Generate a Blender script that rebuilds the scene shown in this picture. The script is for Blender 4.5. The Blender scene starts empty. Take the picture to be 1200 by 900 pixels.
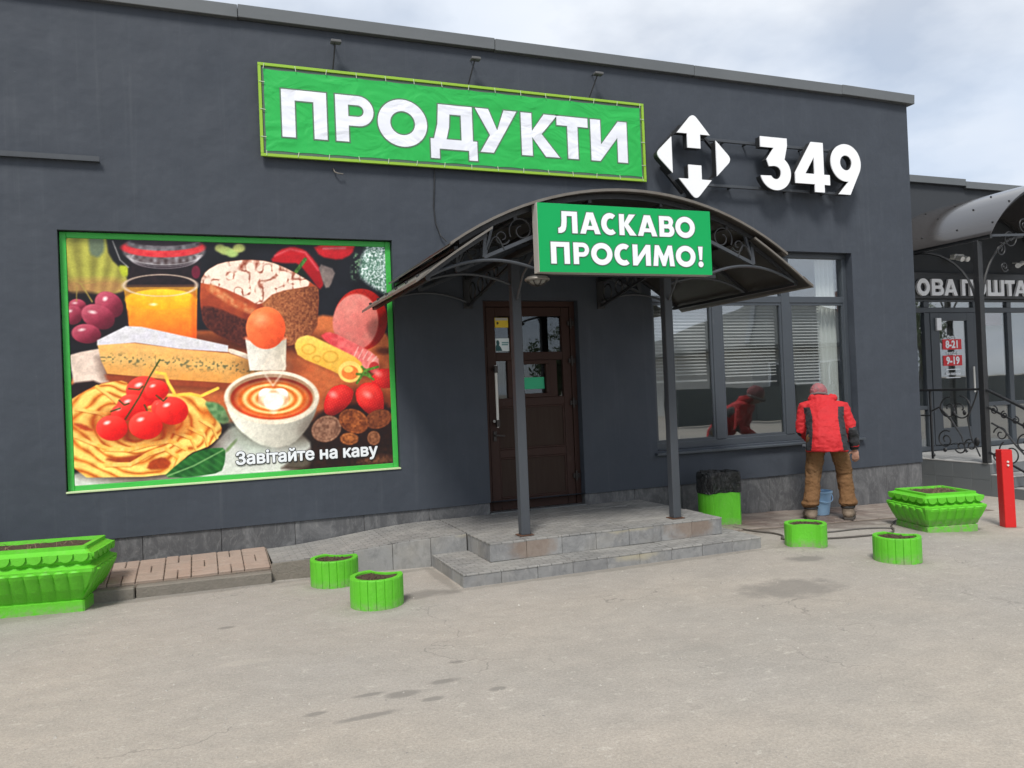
import bpy, bmesh, math, random
import numpy as np
from mathutils import Vector, Matrix, noise as mnoise
from mathutils.geometry import tessellate_polygon
random.seed(7)
R = math.radians
S = bpy.context.scene
COL = S.collection

# ------------------------------------------------------------------ camera
CAM_YAW, CAM_PITCH, CAM_ROLL = R(21.45), R(0.56), R(-2.343)
cd = bpy.data.cameras.new('camera')
cam = bpy.data.objects.new('camera', cd)
COL.objects.link(cam)
_f = Vector((math.sin(CAM_YAW)*math.cos(CAM_PITCH), math.cos(CAM_YAW)*math.cos(CAM_PITCH), math.sin(CAM_PITCH)))
_r = Vector((math.cos(CAM_YAW), -math.sin(CAM_YAW), 0))
_u = _r.cross(_f)
_r2 = _r*math.cos(CAM_ROLL) + _u*math.sin(CAM_ROLL)
_u2 = _u*math.cos(CAM_ROLL) - _r*math.sin(CAM_ROLL)
cam.matrix_world = Matrix(((_r2.x, _u2.x, -_f.x, 0.0), (_r2.y, _u2.y, -_f.y, -7.4), (_r2.z, _u2.z, -_f.z, 1.45), (0, 0, 0, 1)))
cd.sensor_width = 36.0
cd.lens = 27.9
cd.clip_start = 0.05
cd.clip_end = 2000
S.camera = cam

# ------------------------------------------------------------------ sky and sun
SUN_DIR = Vector((-0.40, -0.62, 1.0)).normalized()       # towards the sun, behind the clouds
SUN_EL = math.asin(SUN_DIR.z)
SUN_ROT = math.atan2(SUN_DIR.x, SUN_DIR.y)
W = bpy.data.worlds.new('World')
S.world = W
W.use_nodes = True
nt = W.node_tree
nt.nodes.clear()
N = nt.nodes.new
L = nt.links.new
out = N('ShaderNodeOutputWorld'); bg = N('ShaderNodeBackground')
sky = N('ShaderNodeTexSky'); sky.sky_type = 'NISHITA'; sky.sun_disc = False
sky.sun_elevation = SUN_EL; sky.sun_rotation = SUN_ROT
tc = N('ShaderNodeTexCoord'); sep = N('ShaderNodeSeparateXYZ'); L(tc.outputs['Generated'], sep.inputs[0])
mx = N('ShaderNodeMath'); mx.operation = 'MAXIMUM'; L(sep.outputs['Z'], mx.inputs[0]); mx.inputs[1].default_value = 0.0
ad = N('ShaderNodeMath'); ad.operation = 'ADD'; L(mx.outputs[0], ad.inputs[0]); ad.inputs[1].default_value = 0.22
dvx = N('ShaderNodeMath'); dvx.operation = 'DIVIDE'; L(sep.outputs['X'], dvx.inputs[0]); L(ad.outputs[0], dvx.inputs[1])
dvy = N('ShaderNodeMath'); dvy.operation = 'DIVIDE'; L(sep.outputs['Y'], dvy.inputs[0]); L(ad.outputs[0], dvy.inputs[1])
cmb = N('ShaderNodeCombineXYZ'); L(dvx.outputs[0], cmb.inputs[0]); L(dvy.outputs[0], cmb.inputs[1]); cmb.inputs[2].default_value = 3.4
nz = N('ShaderNodeTexNoise'); nz.inputs['Scale'].default_value = 1.5; nz.inputs['Detail'].default_value = 7; nz.inputs['Roughness'].default_value = 0.52
L(cmb.outputs[0], nz.inputs['Vector'])
nz2 = N('ShaderNodeTexNoise'); nz2.inputs['Scale'].default_value = 0.9; nz2.inputs['Detail'].default_value = 5
L(cmb.outputs[0], nz2.inputs['Vector'])
cr = N('ShaderNodeValToRGB')
cr.color_ramp.elements[0].position = 0.32; cr.color_ramp.elements[0].color = (0.55, 0.55, 0.55, 1)
cr.color_ramp.elements[1].position = 0.50; cr.color_ramp.elements[1].color = (1, 1, 1, 1)
L(nz.outputs['Fac'], cr.inputs[0])
cc = N('ShaderNodeValToRGB')                                # white and pale grey-blue cloud
cc.color_ramp.elements[0].position = 0.33; cc.color_ramp.elements[0].color = (0.60, 0.69, 0.83, 1)
cc.color_ramp.elements[1].position = 0.66; cc.color_ramp.elements[1].color = (0.90, 0.925, 0.96, 1)
L(nz2.outputs['Fac'], cc.inputs[0])
scl = N('ShaderNodeVectorMath'); scl.operation = 'SCALE'; scl.inputs['Scale'].default_value = 9.6
L(cc.outputs[0], scl.inputs[0])
mixw = N('ShaderNodeMixRGB'); L(cr.outputs[0], mixw.inputs[0]); L(sky.outputs[0], mixw.inputs[1]); L(scl.outputs[0], mixw.inputs[2])
L(mixw.outputs[0], bg.inputs['Color']); bg.inputs['Strength'].default_value = 0.1
L(bg.outputs[0], out.inputs[0])
sd = bpy.data.lights.new('sun', 'SUN'); sd.energy = 3.1; sd.angle = R(14); sd.color = (1.0, 0.96, 0.90)
sun = bpy.data.objects.new('sun', sd); COL.objects.link(sun)
sun.rotation_euler = SUN_DIR.to_track_quat('Z', 'Y').to_euler()
S.view_settings.view_transform = 'Standard'; S.view_settings.look = 'None'
S.view_settings.exposure = 0.22; S.view_settings.gamma = 1.0; S.view_settings.use_curve_mapping = False
S.cycles.use_adaptive_sampling = True; S.cycles.adaptive_threshold = 0.02; S.cycles.use_denoising = True
S.cycles.max_bounces = 6; S.cycles.diffuse_bounces = 3; S.cycles.glossy_bounces = 3; S.cycles.transmission_bounces = 3; S.cycles.transparent_max_bounces = 10

# ------------------------------------------------------------------ helpers
def lin(c):
    return tuple(((x/255.0)/12.92 if x/255.0 <= 0.04045 else (((x/255.0)+0.055)/1.055)**2.4) for x in c)

class Mat:
    """small node builder around a Principled shader"""
    def __init__(s, name, col=(0.5, 0.5, 0.5), rough=0.6, metal=0.0, spec=0.5):
        s.m = bpy.data.materials.new(name); s.m.use_nodes = True
        s.nt = s.m.node_tree; s.b = s.nt.nodes['Principled BSDF']
        s.b.inputs['Base Color'].default_value = (*col, 1); s.b.inputs['Roughness'].default_value = rough
        s.b.inputs['Metallic'].default_value = metal; s.b.inputs['Specular IOR Level'].default_value = spec
        s.col = None; s.height = None; s.base = col; s._pos = None
    def n(s, t, **k):
        x = s.nt.nodes.new(t)
        for a, v in k.items(): setattr(x, a, v)
        return x
    def l(s, a, b): s.nt.links.new(a, b)
    def pos(s, scale=(1, 1, 1), obj=False):
        if obj:
            c = s.n('ShaderNodeTexCoord').outputs['Object']
        else:
            c = s.n('ShaderNodeNewGeometry').outputs['Position']
        mp = s.n('ShaderNodeMapping'); mp.inputs['Scale'].default_value = scale; s.l(c, mp.inputs[0])
        return mp.outputs[0]
    def noise(s, scale, detail=4, rough=0.55, stretch=(1, 1, 1), lo=0.3, hi=0.7, obj=False, dist=0.0):
        t = s.n('ShaderNodeTexNoise'); t.inputs['Scale'].default_value = scale; t.inputs['Detail'].default_value = detail
        t.inputs['Roughness'].default_value = rough; t.inputs['Distortion'].default_value = dist
        s.l(s.pos(stretch, obj), t.inputs['Vector'])
        r = s.n('ShaderNodeMapRange'); r.inputs['From Min'].default_value = lo; r.inputs['From Max'].default_value = hi
        s.l(t.outputs['Fac'], r.inputs['Value'])
        return r.outputs[0]
    def mix(s, fac, c2, amount=1.0, mode='MIX'):
        m = s.n('ShaderNodeMixRGB', blend_type=mode)
        if hasattr(fac, 'links'):
            if amount != 1.0:
                q = s.n('ShaderNodeMath', operation='MULTIPLY'); s.l(fac, q.inputs[0]); q.inputs[1].default_value = amount; fac = q.outputs[0]
            s.l(fac, m.inputs[0])
        else: m.inputs[0].default_value = fac
        if s.col is None: m.inputs[1].default_value = (*s.base, 1)
        else: s.l(s.col, m.inputs[1])
        if hasattr(c2, 'links'): s.l(c2, m.inputs[2])
        else: m.inputs[2].default_value = (*c2, 1)
        s.col = m.outputs[0]; s.l(s.col, s.b.inputs['Base Color'])
        return s
    def ramp(s, fac, stops):
        r = s.n('ShaderNodeValToRGB'); e = r.color_ramp.elements
        while len(e) < len(stops): e.new(0.5)
        for i, (p, c) in enumerate(stops): e[i].position = p; e[i].color = (*c, 1)
        s.l(fac, r.inputs[0]); return r.outputs[0]
    def rough(s, fac, a, b):
        r = s.n('ShaderNodeMapRange'); r.inputs['To Min'].default_value = a; r.inputs['To Max'].default_value = b
        s.l(fac, r.inputs['Value']); s.l(r.outputs[0], s.b.inputs['Roughness']); return s
    def bump(s, fac, strength=0.3, dist=0.01):
        b = s.n('ShaderNodeBump'); b.inputs['Strength'].default_value = strength; b.inputs['Distance'].default_value = dist
        s.l(fac, b.inputs['Height'])
        if s.height is not None: s.l(s.height, b.inputs['Normal'])
        s.height = b.outputs[0]; s.l(s.height, s.b.inputs['Normal']); return s
    def piece_tint(s, amount=0.25, dark=(0.02, 0.02, 0.02)):
        """each separate piece a little lighter or darker, as the real ones are"""
        o = s.n('ShaderNodeObjectInfo')
        return s.mix(o.outputs['Random'], dark, amount)

class MB:
    def __init__(s): s.v = []; s.f = []
    def add(s, vs, fs):
        o = len(s.v); s.v += [tuple(p) for p in vs]; s.f += [tuple(i+o for i in q) for q in fs]; return s
    def box(s, x0, x1, y0, y1, z0, z1):
        return s.add([(x0,y0,z0),(x1,y0,z0),(x1,y1,z0),(x0,y1,z0),(x0,y0,z1),(x1,y0,z1),(x1,y1,z1),(x0,y1,z1)],
                     [(0,3,2,1),(4,5,6,7),(0,1,5,4),(1,2,6,5),(2,3,7,6),(3,0,4,7)])
    def bar(s, p, q, w, h, up=(0, 0, 1)):
        p = Vector(p); q = Vector(q); d = (q-p).normalized(); u = Vector(up)
        a = d.cross(u)
        if a.length < 1e-4: a = d.cross(Vector((1, 0, 0)))
        a.normalize(); b = a.cross(d).normalized(); a *= w/2; b *= h/2
        vs = [p-a-b, p+a-b, p+a+b, p-a+b, q-a-b, q+a-b, q+a+b, q-a+b]
        return s.add(vs, [(0,1,2,3),(7,6,5,4),(4,5,1,0),(5,6,2,1),(6,7,3,2),(7,4,0,3)])
    def tube(s, pts, r, n=8, closed=False, square=False):
        pts = [Vector(p) for p in pts]; m = len(pts); rs = r if isinstance(r, (list, tuple)) else [r]*m
        rings = []; prev = None
        for i in range(m):
            if closed: d = pts[(i+1) % m]-pts[i-1]
            else: d = pts[min(i+1, m-1)]-pts[max(i-1, 0)]
            d.normalize()
            if prev is None:
                ref = Vector((0, 1, 0)) if abs(d.y) < 0.9 else Vector((0, 0, 1))
                a = d.cross(ref).normalized()
            else:
                a = (prev-d*prev.dot(d))
                a = a.normalized() if a.length > 1e-5 else d.orthogonal().normalized()
            prev = a; b = d.cross(a)
            off = math.pi/4 if square else 0
            rings.append([pts[i]+(a*math.cos(off+2*math.pi*k/n)+b*math.sin(off+2*math.pi*k/n))*rs[i] for k in range(n)])
        vs = [p for g in rings for p in g]; fs = []
        for i in range(m if closed else m-1):
            j = (i+1) % m
            for k in range(n):
                fs.append((i*n+k, i*n+(k+1) % n, j*n+(k+1) % n, j*n+k))
        if not closed:
            fs.append(tuple(range(n-1, -1, -1))); fs.append(tuple((m-1)*n+k for k in range(n)))
        return s.add(vs, fs)
    def loft(s, rings, cap0=True, cap1=True):
        n = len(rings[0]); vs = [p for g in rings for p in g]; fs = []
        for i in range(len(rings)-1):
            for k in range(n):
                fs.append((i*n+k, i*n+(k+1) % n, (i+1)*n+(k+1) % n, (i+1)*n+k))
        if cap0: fs.append(tuple(range(n-1, -1, -1)))
        if cap1: fs.append(tuple((len(rings)-1)*n+k for k in range(n)))
        return s.add(vs, fs)
    def ell(s, c, r, rot=None, nu=14, nv=10):
        c = Vector(c); rings = []; vs = []; fs = []
        M = rot if rot is not None else Matrix.Identity(3)
        for i in range(nv+1):
            t = math.pi*i/nv
            for k in range(nu):
                a = 2*math.pi*k/nu
                vs.append(c + M @ Vector((r[0]*math.sin(t)*math.cos(a), r[1]*math.sin(t)*math.sin(a), -r[2]*math.cos(t))))
        for i in range(nv):
            for k in range(nu):
                fs.append((i*nu+k, i*nu+(k+1) % nu, (i+1)*nu+(k+1) % nu, (i+1)*nu+k))
        return s.add(vs, fs)
    def grid(s, nu, nv, fn):
        vs = [fn(i/nu, j/nv) for j in range(nv+1) for i in range(nu+1)]
        fs = [(j*(nu+1)+i, j*(nu+1)+i+1, (j+1)*(nu+1)+i+1, (j+1)*(nu+1)+i) for j in range(nv) for i in range(nu)]
        return s.add(vs, fs)
    def mesh(s, name, bevel=0.0, smooth=False, seg=1):
        me = bpy.data.meshes.new(name); me.from_pydata(s.v, [], s.f); me.update()
        if bevel > 0 or True:
            bm = bmesh.new(); bm.from_mesh(me)
            bmesh.ops.recalc_face_normals(bm, faces=bm.faces)
            if bevel > 0:
                es = [e for e in bm.edges if len(e.link_faces) == 2 and e.calc_face_angle(0) > R(30)]
                bmesh.ops.bevel(bm, geom=es, offset=bevel, segments=seg, affect='EDGES', clamp_overlap=True)
            bm.to_mesh(me); bm.free()
        if smooth: 
            me.polygons.foreach_set('use_smooth', [True]*len(me.polygons))
            try: me.set_sharp_from_angle(angle=R(40))
            except Exception: pass
        return me

def mat_of(m): return m.m if isinstance(m, Mat) else m
def link(name, me, mat, parent=None, world=True, loc=None):
    o = bpy.data.objects.new(name, me); COL.objects.link(o)
    if mat is not None and me is not None and not me.materials: me.materials.append(mat_of(mat))
    if parent is not None:
        o.parent = parent
        if world and parent.type == 'EMPTY': o.location = -parent.location
    if loc is not None: o.location = o.location + Vector(loc)
    return o
def part(name, mb, mat, parent=None, bevel=0.0, smooth=False, world=True, loc=None, seg=1):
    me = mb if isinstance(mb, bpy.types.Mesh) else mb.mesh(name, bevel, smooth, seg)
    return link(name, me, mat, parent, world, loc)
def tag(o, label=None, cat=None, group=None, kind=None):
    if label: o['label'] = label
    if cat: o['category'] = cat
    if group: o['group'] = group
    if kind: o['kind'] = kind
    return o
def thing(name, loc, label, cat, group=None, rz=0.0):
    o = bpy.data.objects.new(name, None); COL.objects.link(o); o.location = loc; o.rotation_euler = (0, 0, rz)
    o.empty_display_size = 0.1
    return tag(o, label, cat, group)
def copy_tree(o, parent=None):
    c = o.copy(); COL.objects.link(c)
    if parent is not None: c.parent = parent
    for ch in [x for x in bpy.data.objects if x.parent is o]: copy_tree(ch, c)
    return c
def zg(x): return -0.035*(min(max(x, 4.6), 8.6)-4.6)       # the lot falls a little towards the right

# evaluate a temporary object with modifiers
def baked(mb, mods, name='shape'):
    me = mb.mesh(name); o = bpy.data.objects.new(name, me); COL.objects.link(o)
    for t, kw in mods:
        m = o.modifiers.new(t, t)
        for k, v in kw.items(): setattr(m, k, v)
    dg = bpy.context.evaluated_depsgraph_get()
    r = bpy.data.meshes.new_from_object(o.evaluated_get(dg))
    bpy.data.objects.remove(o); bpy.data.meshes.remove(me)
    return r

# ------------------------------------------------------------------ lettering
def arc(cx, cy, rx, ry, a0, a1, n=14):
    return [(cx+rx*math.cos(R(a0+(a1-a0)*i/n)), cy+ry*math.sin(R(a0+(a1-a0)*i/n))) for i in range(n+1)]
def area(p): return sum(p[i-1][0]*p[i][1]-p[i][0]*p[i-1][1] for i in range(len(p)))/2
def glyph(ch, w):
    s = 0.27; t = 0.22
    if ch == 'П': return [[(0,0),(s,0),(s,1-t),(w-s,1-t),(w-s,0),(w,0),(w,1),(0,1)]]
    if ch == 'Н': return [[(0,0),(s,0),(s,.39),(w-s,.39),(w-s,0),(w,0),(w,1),(w-s,1),(w-s,.61),(s,.61),(s,1),(0,1)]]
    if ch == 'Ш':
        m = w/2; return [[(0,0),(w,0),(w,1),(w-s,1),(w-s,t),(m+s/2,t),(m+s/2,1),(m-s/2,1),(m-s/2,t),(s,t),(s,1),(0,1)]]
    if ch == 'Р':
        r = .325; c = w-r
        return [[(0,0),(s,0),(s,.35)]+arc(c,.675,r,.325,-90,90)+[(0,1)], [(s,.55)]+[(s,.80)]+arc(c-.02,.675,.13,.125,90,-90)]
    if ch == 'О': return [arc(w/2,.5,w/2,.52,0,354,48), arc(w/2,.5,w/2-.275,.265,354,0,40)]
    if ch == 'Д':
        return [[(0,-.22),(.20,-.22),(.20,0),(w-.20,0),(w-.20,-.22),(w,-.22),(w,.22),(w-.10,.22),(w-.10,1),(.20,1),(.17,.55),(.08,.22),(0,.22)],
                [(.37,.22),(.44,.50),(.46,.79),(w-.37,.79),(w-.37,.22)]]
    if ch == 'У': return [[(.10,0),(.42,0),(w,1),(w-.32,1),(.50*w+.015,.52),(.32,1),(0,1),(.31*w+.03,.40)]]
    if ch == 'К': return [[(0,0),(s,0),(s,.44),(w-.34,0),(w+.02,0),(.50*w+.04,.53),(w-.02,1),(w-.36,1),(s,.58),(s,1),(0,1)]]
    if ch == 'Т': return [[((w-s)/2,0),((w+s)/2,0),((w+s)/2,1-t),(w,1-t),(w,1),(0,1),(0,1-t),((w-s)/2,1-t)]]
    if ch == 'И': return [[(0,0),(.24,0),(w-s,.60),(w-s,0),(w,0),(w,1),(w-.24,1),(s,.40),(s,1),(0,1)]]
    if ch == 'Л': return [[(0,-.01),(.16,0),(.28,.05),(.36,.14),(.41,.30),(.43,.50),(.44,.79),(w-s,.79),(w-s,0),(w,0),(w,1),(.19,1),(.18,.55),(.15,.33),(.10,.25),(0,.22)]]
    if ch == 'А': return [[(0,0),(.28,0),(.345,.19),(w-.345,.19),(w-.28,0),(w,0),(w/2+.17,1),(w/2-.17,1)], [(.42,.37),(w/2,.70),(w-.42,.37)]]
    if ch == 'С': return [arc(w*.58,.5,w*.58,.52,52,308,40)+arc(w*.62,.5,w*.62-.28,.27,298,62,30)]
    if ch == 'В':
        return [[(0,0),(w-.31,0)]+arc(w-.31,.30,.31,.30,-90,52,10)+arc(w-.33,.745,.275,.255,-35,90,10)+[(0,1)],
                [(s,.20),(s,.41),(w-.34,.41)]+arc(w-.36,.305,.10,.105,80,-80,6)+[(w-.36,.20)],
                [(s,.60),(s,.80)]+arc(w-.39,.70,.09,.10,90,-90,6)]
    if ch == 'М': return [[(0,0),(.26,0),(.31,.56),(w/2-.08,0),(w/2+.08,0),(w-.31,.56),(w-.26,0),(w,0),(w-.12,1),(w-.34,1),(w/2,.48),(.34,1),(.12,1)]]
    if ch == '!': return [[(w/2-.07,.34),(w/2+.07,.34),(w/2+.13,1),(w/2-.13,1)], arc(w/2,.13,.145,.145,0,345,20)]
    if ch == '4': return [[(.50,0),(.75,0),(.75,.155),(.90,.155),(.90,.36),(.75,.36),(.75,1),(.44,1),(0,.36),(0,.155),(.50,.155)], [(.265,.36),(.50,.70),(.50,.36)]]
    if ch == '9': return [[(.19,0),(.49,0)]+arc(.405,.635,.385,.375,-30,278,40), arc(.405,.635,.150,.150,350,0,26)]
    if ch == '3': return [arc(.385,.325,.385,.335,-168,52,34)+[(.70,.86),(.70,1),(.03,1),(.03,.80),(.36,.80),(.17,.57),(.22,.44),(.36,.455)]+arc(.385,.325,.135,.125,80,-150,20)]
def offset(poly, d):
    out_ = []; n = len(poly)
    for i in range(n):
        p0, p1, p2 = Vector(poly[i-1]), Vector(poly[i]), Vector(poly[(i+1) % n])
        a = (p1-p0); b = (p2-p1)
        if a.length < 1e-7 or b.length < 1e-7: out_.append(tuple(p1)); continue
        a.normalize(); b.normalize()
        na = Vector((a.y, -a.x)); nb = Vector((b.y, -b.x)); m = na+nb
        if m.length < 1e-3: m = na
        m.normalize(); k = d/max(0.45, m.dot(na)); out_.append(tuple(p1+m*k))
    return out_
def flat_mesh(name, contours, thick, grow=0.0, bevel=0.0):
    """contours in metres in the x-z plane, front at y = 0 facing -y, back at y = thick"""
    cs = []
    for i, c in enumerate(contours):
        ccw = area(c) > 0
        inside = i > 0 and point_in(c[0], contours[0])
        if inside == ccw: c = c[::-1]
        cs.append(offset(c, grow) if grow else list(c))
    # separate outer shapes with their own holes
    outs = [c for c in cs if area(c) > 0]; holes = [c for c in cs if area(c) < 0]
    vs = []; fs = []
    for o in outs:
        hs = [h for h in holes if point_in(h[0], o)]
        loops = [o]+hs; flat = [p for q in loops for p in q]; b = len(vs); n = len(flat)
        vs += [(p[0], 0.0, p[1]) for p in flat]+[(p[0], thick, p[1]) for p in flat]
        for tri in tessellate_polygon([[Vector((p[0], p[1], 0)) for p in q] for q in loops]):
            a_ = area([flat[i] for i in tri]); tri = tuple(tri) if a_ > 0 else tuple(tri)[::-1]
            fs.append(tuple(b+i for i in tri)); fs.append(tuple(b+n+i for i in reversed(tri)))
        k = 0
        for q in loops:
            m = len(q)
            for i in range(m):
                j = (i+1) % m; fs.append((b+k+i, b+n+k+i, b+n+k+j, b+k+j))
            k += m
    me = bpy.data.meshes.new(name); me.from_pydata(vs, [], fs); me.update()
    return me
def point_in(p, poly):
    x, y = p; c = False
    for i in range(len(poly)):
        x1, y1 = poly[i-1]; x2, y2 = poly[i]
        if (y1 > y) != (y2 > y) and x < (x2-x1)*(y-y1)/(y2-y1)+x1: c = not c
    return c
def letter(ch, x0, x1, z0, h, y, thick, mat, parent, outline=None, grow=0.0, name='letter'):
    w = (x1-x0)/h
    cs = [[(p[0]*h, p[1]*h) for p in c] for c in glyph(ch, w)]
    o = link(name, flat_mesh(name, cs, thick), mat, parent, True, (x0, y, z0))
    if outline is not None:
        q = link('outline', flat_mesh('outline', cs, thick*0.4, grow), outline, o, False, (0, thick*0.55, 0))
    return o
def font_mesh(body, size, bold=0.0, ext=0.0005, align='LEFT', space=1.0):
    c = bpy.data.curves.new('t', 'FONT'); c.body = body; c.size = size; c.offset = bold; c.extrude = ext; c.align_x = align; c.space_character = space
    c.resolution_u = 4
    o = bpy.data.objects.new('t', c); COL.objects.link(o)
    dg = bpy.context.evaluated_depsgraph_get(); me = bpy.data.meshes.new_from_object(o.evaluated_get(dg))
    bpy.data.objects.remove(o)
    for v in me.vertices: v.co = Vector((v.co.x, -v.co.z, v.co.y))
    me.update(); return me
# ------------------------------------------------------------------ materials
def near(m, c, r, soft=0.5):
    """1 inside an ellipsoid of radii r round c (world metres), noisy edge; for stains, grime and painted contact shade with a place of their own"""
    g = m.n('ShaderNodeNewGeometry').outputs['Position']
    a = m.n('ShaderNodeVectorMath', operation='SUBTRACT'); m.l(g, a.inputs[0]); a.inputs[1].default_value = c
    d = m.n('ShaderNodeVectorMath', operation='DIVIDE'); m.l(a.outputs[0], d.inputs[0]); d.inputs[1].default_value = r
    ln = m.n('ShaderNodeVectorMath', operation='LENGTH'); m.l(d.outputs[0], ln.inputs[0])
    if not hasattr(m, 'nn'): m.nn = m.noise(5.0, 5, 0.65, lo=0.2, hi=0.8)
    nn = m.nn
    k = m.n('ShaderNodeMath', operation='MULTIPLY_ADD'); m.l(nn, k.inputs[0]); k.inputs[1].default_value = -0.9; m.l(ln.outputs['Value'], k.inputs[2])
    r_ = m.n('ShaderNodeMapRange'); r_.inputs['From Min'].default_value = 0.55; r_.inputs['From Max'].default_value = 0.55-soft*0.5
    m.l(k.outputs[0], r_.inputs['Value']); return r_.outputs[0]

M = {}
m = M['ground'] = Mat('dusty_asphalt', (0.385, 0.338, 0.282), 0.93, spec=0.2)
m.mix(m.noise(0.45, 5, 0.62, (1, 1.5, 1), 0.36, 0.64), (0.290, 0.268, 0.232), 0.9)
m.mix(m.noise(1.1, 6, 0.68, (0.9, 1.2, 1), 0.36, 0.72), (0.465, 0.412, 0.345), 0.50)
m.mix(m.noise(0.22, 3, 0.5, (1, 1.4, 1), 0.40, 0.62), (0.315, 0.300, 0.280), 0.55)
m.mix(m.noise(4.0, 7, 0.74, (0.95, 1.15, 1), 0.42, 0.72), (0.250, 0.230, 0.200), 0.50)
m.mix(m.noise(11, 6, 0.8, (0.9, 1.2, 1), 0.56, 0.74), (0.55, 0.51, 0.44), 0.7)
m.mix(m.noise(70, 3, 0.75, lo=0.42, hi=0.66), (0.17, 0.16, 0.142), 0.40)
m.mix(m.noise(150, 2, 0.6, lo=0.60, hi=0.72), (0.60, 0.56, 0.50), 0.5)
m.mix(m.noise(2.2, 3, 0.5, (0.5, 1.5, 1), 0.68, 0.80), (0.19, 0.178, 0.158), 0.35)
for c, r in (((3.78, -2.92, 0), (0.46, 0.27, 1)), ((4.52, -2.25, 0), (0.22, 0.12, 1)), ((0.88, -3.57, 0), (0.13, 0.05, 1)), ((0.66, -3.76, 0), (0.17, 0.035, 1)),
             ((1.09, -3.5, 0), (0.10, 0.04, 1)), ((0.98, -3.70, 0), (0.06, 0.03, 1)), ((0.72, -3.50, 0), (0.09, 0.025, 1)), ((1.30, -3.72, 0), (0.05, 0.03, 1)),
             ((0.45, -3.62, 0), (0.07, 0.03, 1)), ((1.25, -3.25, 0), (0.06, 0.025, 1)), ((1.45, -1.75, 0), (0.30, 0.14, 1)), ((0.11, -1.91, 0), (0.07, 0.04, 1))):
    m.mix(near(m, c, r, 0.9), (0.165, 0.154, 0.138), 0.64)
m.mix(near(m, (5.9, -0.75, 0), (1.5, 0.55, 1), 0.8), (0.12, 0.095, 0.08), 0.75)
m.mix(near(m, (0.2, -2.69, 0), (0.16, 0.05, 1)), (0.46, 0.415, 0.35), 0.2)
m.mix(near(m, (3.1, -1.76, 0), (1.9, 0.07, 1), 0.9), (0.16, 0.147, 0.128), 0.5)  # grime and contact shade painted along the foot of steps, kerb and ramp
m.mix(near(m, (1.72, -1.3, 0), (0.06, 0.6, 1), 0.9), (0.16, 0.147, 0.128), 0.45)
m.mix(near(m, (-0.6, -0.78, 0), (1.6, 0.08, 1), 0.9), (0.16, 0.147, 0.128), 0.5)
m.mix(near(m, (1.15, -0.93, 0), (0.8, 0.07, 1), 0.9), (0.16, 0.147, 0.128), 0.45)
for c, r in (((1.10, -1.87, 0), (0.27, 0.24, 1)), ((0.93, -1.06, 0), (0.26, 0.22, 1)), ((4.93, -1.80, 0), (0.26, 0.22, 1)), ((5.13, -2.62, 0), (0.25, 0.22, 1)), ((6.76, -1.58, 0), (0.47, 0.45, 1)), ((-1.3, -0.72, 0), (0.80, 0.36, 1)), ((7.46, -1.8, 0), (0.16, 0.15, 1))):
    m.mix(near(m, c, r, 0.8), (0.175, 0.16, 0.138), 0.45)  # contact shade and grime painted round the planter, trough and bollard feet
# hairline cracks, broken up
vo = m.n('ShaderNodeTexVoronoi'); vo.feature = 'DISTANCE_TO_EDGE'; vo.inputs['Scale'].default_value = 0.42
wp = m.n('ShaderNodeVectorMath', operation='ADD'); nv_ = m.n('ShaderNodeTexNoise'); nv_.inputs['Scale'].default_value = 2.2; nv_.inputs['Detail'].default_value = 5; m.l(m.pos(), nv_.inputs['Vector'])
m.l(m.pos(), wp.inputs[0]); m.l(nv_.outputs['Color'], wp.inputs[1]); m.l(wp.outputs[0], vo.inputs['Vector'])
ck = m.n('ShaderNodeMapRange'); ck.inputs['From Min'].default_value = 0.0035; ck.inputs['From Max'].default_value = 0.0; m.l(vo.outputs['Distance'], ck.inputs['Value'])
cb = m.n('ShaderNodeMath', operation='MULTIPLY'); m.l(ck.outputs[0], cb.inputs[0]); m.l(m.noise(0.9, 3, lo=0.48, hi=0.6), cb.inputs[1])
m.mix(cb.outputs[0], (0.12, 0.11, 0.10), 0.55)
m.bump(m.noise(130, 4, 0.7), 0.28, 0.006); m.bump(m.noise(3.0, 5, 0.6), 0.25, 0.03)
m = M['render'] = Mat('charcoal_wall_render', (0.049, 0.058, 0.073), 0.74, spec=0.32)
m.mix(m.noise(0.5, 4, 0.6, (1, 1, 0.5)), (0.041, 0.0485, 0.062), 0.7)
m.mix(m.noise(3.0, 5, 0.7, (1.2, 1, 0.45), 0.5, 0.8), (0.066, 0.077, 0.095), 0.45)
m.mix(m.noise(40, 3, 0.6, lo=0.70, hi=0.76), (0.20, 0.21, 0.22), 0.25)
m.mix(m.noise(2.4, 5, 0.7, (5, 5, 0.18), 0.56, 0.78), (0.080, 0.090, 0.104), 0.42); m.mix(m.noise(6, 5, 0.7, (3, 3, 0.15), 0.60, 0.8), (0.032, 0.038, 0.047), 0.4)
m.bump(m.noise(160, 3, 0.6), 0.16, 0.004); m.bump(m.noise(2.2, 3, 0.5), 0.30, 0.03); m.bump(m.noise(11, 4, 0.55), 0.12, 0.008)
m.rough(m.noise(2.0, 4), 0.58, 0.80)
m = M['render_side'] = Mat('dark_wall_render', (0.046, 0.051, 0.058), 0.75, spec=0.3)
m.mix(m.noise(1.1, 4), (0.038, 0.042, 0.047), 0.6); m.bump(m.noise(140, 3), 0.2, 0.004)
m = M['slate'] = Mat('slate_slab', (0.085, 0.086, 0.090), 0.55, spec=0.4)
m.piece_tint(0.35, (0.045, 0.045, 0.047))
m.mix(m.noise(3.2, 6, 0.7, (1.4, 1, 1), 0.45, 0.75, dist=1.6), (0.25, 0.25, 0.25), 0.55)
m.mix(m.noise(9, 5, 0.75, (2, 1, 0.7), 0.52, 0.8, dist=2.5), (0.33, 0.325, 0.315), 0.42)
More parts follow.
